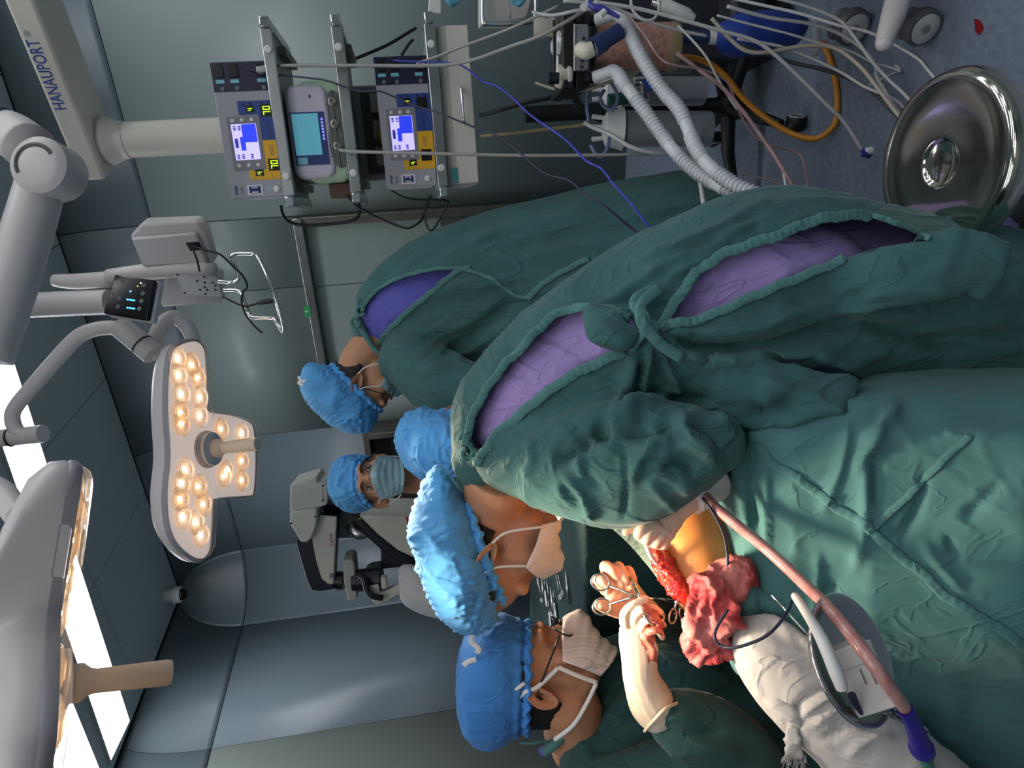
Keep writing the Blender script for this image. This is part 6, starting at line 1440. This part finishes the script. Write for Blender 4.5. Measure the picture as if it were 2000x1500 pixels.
cable('grey_hose', [(1142, 240, 1.92), (1160, 250, 1.9), (1190, 262, 1.86), (1230, 286, 1.84), (1270, 298, 1.84), (1310, 300, 1.86), (1350, 302, 1.9)], .0062, m_clr, 'clear hose curving across the white jar lid', 'hose')
cable('power_cable', [(938, 225, 2.5), (980, 214, 2.4), (1030, 200, 2.3), (1075, 190, 2.2), (1108, 174, 2.1)], .008, m_cblk, 'thick black cable between the boom cabinet and the valve block')
cable('tan_tube', [(940, 266, 2.6), (1000, 260, 2.5), (1070, 252, 2.4), (1144, 243, 2.2)], .0065, M('tan_rubber', (128, 116, 78), .5), 'tan rubber tube running level behind the blue cable', 'tube')
cable('cream_tube', [(1046, 162, 1.9), (1100, 178, 1.86), (1150, 174, 1.82), (1200, 156, 1.8), (1240, 146, 1.82), (1250, 134, 1.84)], .0045, M('cream_tube', (150, 146, 128), .45), 'cream tube passing below the lower valve dome', 'tube')
for k in range(3): cable('black_hose', [(1112+4*k, 172, 2.0), (1122+5*k, 200, 2.02), (1140+5*k, 222, 2.04), (1176, 236-6*k, 2.06)], .006, m_cblk, ['outermost black hose curving under the valve block', 'middle black hose curving under the valve block', 'innermost black hose curving under the valve block'][k], 'hose')
# floor level: stand with black star base
sb = thing('rolling_stand', 'black five-legged rolling stand behind the yellow hose', 'stand', Pz(1440, 200, 0))
hub = Pz(1425, 205, .11)
ob('hub', MB().lathe(V(hub.x, hub.y, .08), V(0, 0, 1), [(.05, 0), (.055, .02), (.04, .06), (.026, .08), (.026, .75)], 24), m_black, sb)
for k in range(5):
    a = math.radians(20+72*k); d = V(math.cos(a), math.sin(a), 0); e = V(hub.x, hub.y, 0)+d*.30
    lg = ob('leg', MB().tube([V(hub.x, hub.y, .115)+d*.03, V(hub.x, hub.y, .11)+d*.16, e+V(0, 0, .078)], [.026, .022, .014], 12), m_black, sb)
    ob('caster', MB().lathe(e+V(0, 0, .03)-d.cross(V(0, 0, 1))*.02, d.cross(V(0, 0, 1)), [(.001, 0), (.028, 0), (.03, .005), (.03, .035), (.028, .04), (.001, .04)], 18), m_black, lg)
    ob('caster_ring', MB().tube(ringpts(e+V(0, 0, .03)-d.cross(V(0, 0, 1))*.021, d*.022, V(0, 0, .022), 18), .003, 6, closed=True), M('ring_grey', (170, 170, 166), .4), lg)
def wheel(nm, x, y, r, label, leg, d):
    w = Pz(x, y, r); t = thing(nm, label, 'caster', V(w.x, w.y, 0))
    ax = (CAM-w); ax.z = 0; ax = (ax.normalized()+V(-.5, 0, 0)).normalized()
    ob('tyre', MB().lathe(w-ax*.016, ax, [(r*.6, 0), (r*.93, 0), (r, .006), (r, .026), (r*.93, .032), (r*.6, .032)], 36), M('tyre_grey', (84, 86, 88), .5), t)
    ob('hub_disc', MB().lathe(w+ax*.0165, ax, [(r*.80, -.006), (r*.80, 0), (r*.74, .002), (r*.3, .003), (r*.28, .001), (.001, .001)], 36), M('hub_light', (176, 178, 178), .45), t)
    ob('axle', MB().lathe(w+ax*.019, ax, [(r*.22, 0), (r*.2, .002), (.001, .002)], 18), M('axle_grey', (120, 120, 118), .4), t)
    ob('fork', MB().ell(w+V(0, 0, r*.55)-ax*.022, ax*.012, ax.cross(V(0, 0, 1))*r*.9, V(0, 0, r*.7)), M('fork_grey', (110, 112, 114), .45), t)
    return t, w, ax
t, w, ax = wheel('equipment_cart', 1800, 52, .040, 'pale cart with a light grey wheel next to the blood drop', 1, 1)
ob('cart_leg', MB().tube([P(1726, 84, (w-CAM).dot(FW)-.06), P(1745, 30, (w-CAM).dot(FW)-.05), P(1765, -40, (w-CAM).dot(FW)-.04), P(1790, -140, (w-CAM).dot(FW)-.03)], [.018, .026, .028, .03], 20).ball(P(1727, 84, (w-CAM).dot(FW)-.06), .0178, 16), m_pgrey, t, ang=60)
cb_ = P(1790, -150, (w-CAM).dot(FW)-.03); cbf = Fr((cb_.x, cb_.y, 0), math.radians(-20))
ob('cart_body', MB().box(cbf, -.02, .45, -.2, .25, .07, .5), m_pgrey, t, bevel=.02)
t, w, ax = wheel('cart_caster', 1664, 52, .045, 'dark grey cart wheel beneath the bundle of clear lines', 1, 1)
tag(ob('drip_chamber', MB().tube([P(1590, 34, 1.75), P(1594, 60, 1.75), P(1594, 100, 1.76), P(1594, 108, 1.76)], [.009, .012, .012, .006], 16), m_canis, None), 'short clear drip chamber hanging by the blue bag', 'drip chamber')
dc = thing('infusion_chamber', 'large clear infusion chamber lying among the lines above the canister', 'drip chamber', P(1320, 20, 1.66))
ob('barrel', MB().tube([P(1288, 8, 1.66), P(1300, 12, 1.66), P(1340, 30, 1.66), P(1356, 38, 1.66)], [.010, .017, .018, .010], 20), M('chamber_milky', (186, 190, 188), .25, coat=.5), dc, ang=60)
ob('cap', MB().tube([P(1274, 2, 1.66), P(1290, 9, 1.66)], [.010, .012], 16), m_chrome, dc)
# yellow hose
cable('yellow_hose', [(1296, 132, 1.95), (1306, 122, 1.95), (1330, 112, 1.96), (1372, 118, 1.98), (1410, 142, 2.0), (1450, 190, 2.02), (1490, 226, 2.02), (1540, 258, 2.0), (1590, 271, 1.96), (1625, 250, 1.92), (1646, 205, 1.9), (1655, 160, 1.9), (1660, 110, 1.92), (1656, 82, 1.95)], .0085, M('yellow_gas_hose', (190, 126, 30), .4), 'yellow gas hose looping down over the floor', 'hose', n=12)
# clear lines and tubes (each one its own)
lines = [([(1160, 4, 1.62), (1230, 14, 1.62), (1300, 30, 1.62), (1400, 58, 1.62), (1470, 78, 1.63), (1510, 104, 1.64), (1560, 150, 1.66), (1610, 200, 1.68), (1650, 240, 1.7), (1684, 294, 1.72)], .0048, m_clr, 'clear infusion line ending at the blue stopcock'),
    ([(1400, -10, 1.6), (1480, 8, 1.6), (1560, 26, 1.6), (1640, 50, 1.6), (1700, 64, 1.6), (1770, 100, 1.6), (1810, 128, 1.58), (1838, 148, 1.56)], .0036, m_cwht, 'white line arching past the wheel to the stool'),
    ([(1390, 36, 1.66), (1430, 80, 1.66), (1460, 100, 1.66), (1500, 102, 1.66), (1570, 90, 1.66), (1630, 94, 1.66), (1680, 130, 1.64), (1720, 180, 1.6), (1746, 214, 1.58)], .005, M('beige_line', (168, 160, 146), .4), 'beige line sagging under the blue bag'),
    ([(1420, 12, 1.63), (1500, 34, 1.64), (1580, 46, 1.65), (1640, 66, 1.66), (1690, 100, 1.66), (1710, 130, 1.65), (1712, 150, 1.64), (1730, 180, 1.62), (1744, 206, 1.6)], .0045, m_clr, 'grey line curling beside the cart wheel'),
    ([(1500, -8, 1.6), (1580, 14, 1.6), (1640, 40, 1.6), (1670, 74, 1.6), (1700, 116, 1.6), (1735, 155, 1.6), (1768, 186, 1.58)], .004, m_clr, 'clear line crossing over the dark wheel'),
    ([(1400, 30, 1.65), (1460, 46, 1.65), (1540, 66, 1.65), (1600, 84, 1.66), (1660, 100, 1.66), (1700, 120, 1.66), (1740, 132, 1.65), (1760, 140, 1.64)], .003, m_clr, 'thin clear line running under the white line'),
    ([(1440, 76, 1.66), (1520, 90, 1.67), (1580, 112, 1.68), (1640, 140, 1.68), (1690, 170, 1.66), (1750, 196, 1.62)], .004, m_clr, 'clear line running straight toward the stool rim'),
    ([(1450, 88, 1.68), (1540, 120, 1.7), (1600, 134, 1.7), (1650, 150, 1.7), (1700, 176, 1.68), (1748, 222, 1.64)], .005, M('dark_line', (66, 68, 70), .45), 'dark grey line lowest in the bundle by the stool'),
    ([(1690, 172, 1.7), (1730, 150, 1.66), (1770, 134, 1.66), (1800, 126, 1.68)], .0036, m_clr, 'short clear line lying crosswise on the floor bundle'),
    ([(1100, 2, 1.66), (1180, 10, 1.66), (1260, 40, 1.66), (1330, 60, 1.67), (1380, 70, 1.68)], .004, m_clr, 'clear line draped along the top of the canister'),
    ([(1232, -6, 1.62), (1236, 20, 1.62), (1256, 38, 1.62), (1278, 36, 1.62), (1288, 10, 1.62), (1280, -8, 1.62)], .0035, m_clr, 'clear line forming a small ring above the canister'),
    ([(1040, 24, 1.72), (1080, 30, 1.7), (1130, 20, 1.68), (1180, 16, 1.68)], .0045, m_clr, 'grey line crossing the ivory knob'),
    ([(1324, 50, 1.6), (1350, 76, 1.6), (1380, 112, 1.6), (1400, 150, 1.62), (1424, 190, 1.64), (1440, 214, 1.65)], .003, m_clr, 'thin clear line falling in front of the stand'),
    ([(1228, 30, 1.62), (1260, 70, 1.6), (1290, 114, 1.6), (1320, 128, 1.6), (1370, 136, 1.62), (1420, 160, 1.64), (1440, 210, 1.66), (1470, 262, 1.68), (1510, 285, 1.68), (1560, 300, 1.68), (1574, 340, 1.66), (1580, 384, 1.62)], .0028, m_pink, 'thin pinkish line sagging behind the breathing hoses'),
    ([(1322, 104, 1.62), (1370, 140, 1.62), (1410, 170, 1.63), (1450, 216, 1.64), (1478, 254, 1.64), (1510, 300, 1.62), (1540, 350, 1.58), (1562, 388, 1.54)], .0052, m_pink, 'pinkish tube slanting down beside the yellow hose'),
    ([(1440, 336, 1.85), (1500, 352, 1.82), (1560, 372, 1.78), (1620, 376, 1.72), (1660, 384, 1.66), (1690, 392, 1.6)], .003, M('brown_line', (128, 116, 108), .45), 'thin brownish cable lying along the gown edge'),
    ([(1530, 335, 1.6), (1534, 360, 1.56), (1540, 390, 1.5)], .003, m_cwht, 'short white line dropping behind the gown edge'),
    ([(1366, 346, 1.7), (1370, 370, 1.68), (1374, 396, 1.62)], .006, m_cwht, 'short white tube dropping from the hoses behind the gown')]
for pts, r, mt, lb in lines:
    ex, ey = pts[-1][0], pts[-1][1]
    if 1735 < ex < 1775 and ey > 180: pts = pts+[(ex+30, ey+36, 1.56), (ex+60, ey+70, 1.54)]
    if ex == 1838: pts = pts+[(1870, 190, 1.52), (1890, 230, 1.5)]
    cable('infusion_line', pts, r, mt, lb, 'line')
sc_ = thing('stopcock', 'small blue and white three-way stopcock by the stool rim', 'stopcock', P(1692, 298, 1.72))
ob('body', MB().tube([P(1684, 292, 1.72), P(1700, 306, 1.72)], .007, 12), M('stopcock_blue', (40, 50, 130), .4), sc_); ob('lever', MB().tube([P(1684, 304, 1.71), P(1698, 298, 1.71)], .006, 10), M('stopcock_blue'), sc_); ob('cap', MB().tube([P(1692, 296, 1.71), P(1702, 294, 1.71)], .010, 12), m_white, sc_)
bs2 = thing('line_clamp', 'blue and white line connector above the upper breathing hose', 'connector', P(1170, 15, 1.62))
ob('clamp_body', MB().tube(pth([(1150, 4, 1.63), (1158, 14, 1.62), (1174, 16, 1.62), (1192, 24, 1.62), (1210, 34, 1.62)], 4), [.006, .007, .0075, .006, .004], 12), M('clamp_violet', (62, 66, 150), .4), bs2, ang=180); ob('side_port', MB().tube([P(1172, 30, 1.61), P(1182, 22, 1.61)], .008, 12), m_white, bs2)
ob('white_tag', MB().tube([P(1138, 16, 1.63), P(1150, 2, 1.63)], [.012, .008], 4), m_white, bs2)
# things cut by the upper frame edge
tr = thing('steel_rack', 'white box in a chrome rail at the right edge of the wall', 'rack', P(1000, 5, 2.35))
TF = Fr(P(1000, 10, 2.35), math.radians(-20))
ob('white_box', MB().ppoly(TF, [TF.uv(*p) for p in ((942, -40), (942, 44), (990, 44), (1030, 36), (1050, -40))], 0, .14), M('rack_white', (190, 190, 182), .45), tr, bevel=.006)
ob('chrome_rail', MB().tube(pth([(944, -40, 2.3), (944, 40, 2.3), (955, 46, 2.3), (1030, 44, 2.3), (1046, 30, 2.3), (1046, -40, 2.3)], 5), .008, 12), m_chrome, tr, ang=180)
ob('rail_rod', MB().tube([P(994, -20, 2.29), P(996, 34, 2.29)], .004, 8), m_chrome, tr)
for i, (x, lb) in enumerate(((884, 'blue nitrile glove cuff hanging at the frame edge above the cabinet'), (1012, 'blue nitrile glove cuff hanging on the white box'))):
    g = MB(); chain(g, [(x-6, -20, 2.2, 14, 10), (x, -4, 2.2, 16, 10), (x+4, 6, 2.2, 10, 6)], 14, 5); me = fuse(g, .004, 3, 'glove'); wrinkle(me, .006, 40, seed=i); tag(link('hanging_glove', me, M('nitrile_blue', (104, 180, 206), .45), None, ang=180), lb, 'glove')
tag(ob('paper_tag', MB().ppoly(TF, [TF.uv(*p, -.2) for p in ((840, -20), (836, 24), (862, 27), (862, -20))], -.2, -.17), m_white, None, bevel=.003), 'white plastic holder cut off at the frame edge beside the lowest shelf', 'holder')
# ================================================================ STOOL
SD = 1.14
sc0 = P(1834, 318, SD)
sz = sc0.z
stl = thing('steel_stool', 'low round polished steel stool with dished centre beside the gown', 'stool', V(sc0.x, sc0.y, 0))
R_s = .148
m_pol = M('polished_steel', (196, 190, 180), .10, 1., var=.06, vs=5, bump=.008, bs=9)
ob('seat', MB().lathe(V(sc0.x, sc0.y, sz), V(0, 0, 1), [(.001, -.03), (R_s*.9, -.03), (R_s, -.034), (R_s*1.02, -.026), (R_s*1.015, -.014), (R_s*.985, -.004), (R_s*.95, .0), (R_s*.91, .0012), (R_s*.89, .0008), (R_s*.87, 0), (R_s*.6, -.0006), (R_s*.3, -.001), (R_s*.275, -.0012), (R_s*.262, -.002), (R_s*.25, -.004), (R_s*.22, -.0055), (R_s*.12, -.0075), (.001, -.008)], 80), m_pol, stl, ang=35)
ob('screw_column', MB().cyl(V(sc0.x, sc0.y, .10), V(sc0.x, sc0.y, sz-.03), .016), m_steel, stl)
ob('hub', MB().lathe(V(sc0.x, sc0.y, .07), V(0, 0, 1), [(.03, 0), (.03, .05), (.02, .07), (.001, .07)], 20), m_steel, stl)
for k in range(4):
    a = math.radians(35+90*k); d = V(math.cos(a), math.sin(a), 0); e = V(sc0.x, sc0.y, 0)+d*.17
    lg = ob('leg', MB().tube(spl([V(sc0.x, sc0.y, .10)+d*.025, V(sc0.x, sc0.y, .09)+d*.10, e+V(0, 0, .012)], 5), .011, 10), m_steel, stl, ang=180)
    ob('rubber_foot', MB().lathe(e, V(0, 0, 1), [(.015, 0), (.014, .018), (.001, .018)], 14), m_black, lg)
# ================================================================ LAMP LIGHT (inside the surgical lamp heads)
def lampspot(F, target, watt, size=.10, ang=32):
    a, b = F1.uv(402, 878); o = F.w(a, b, -.06)
    l = bpy.data.lights.new('surgical_lamp_light', 'SPOT'); l.energy = watt; l.color = LAMP_K; l.shadow_soft_size = size; l.spot_size = math.radians(ang); l.spot_blend = .6
    ob_ = bpy.data.objects.new('surgical_lamp_light', l); COL.objects.link(ob_); ob_.location = o-F.c*.07
    ob_.rotation_euler = (Vector(target)-ob_.location).to_track_quat('-Z', 'Y').to_euler()
    return ob_
TGT = P(1320, 1130, 1.07)
sp1 = lampspot(F1, TGT, FIELD_W*.9); setpar(sp1, lamp1)
sp2 = lampspot(F2, TGT, FIELD_W*.65); setpar(sp2, lamp2)
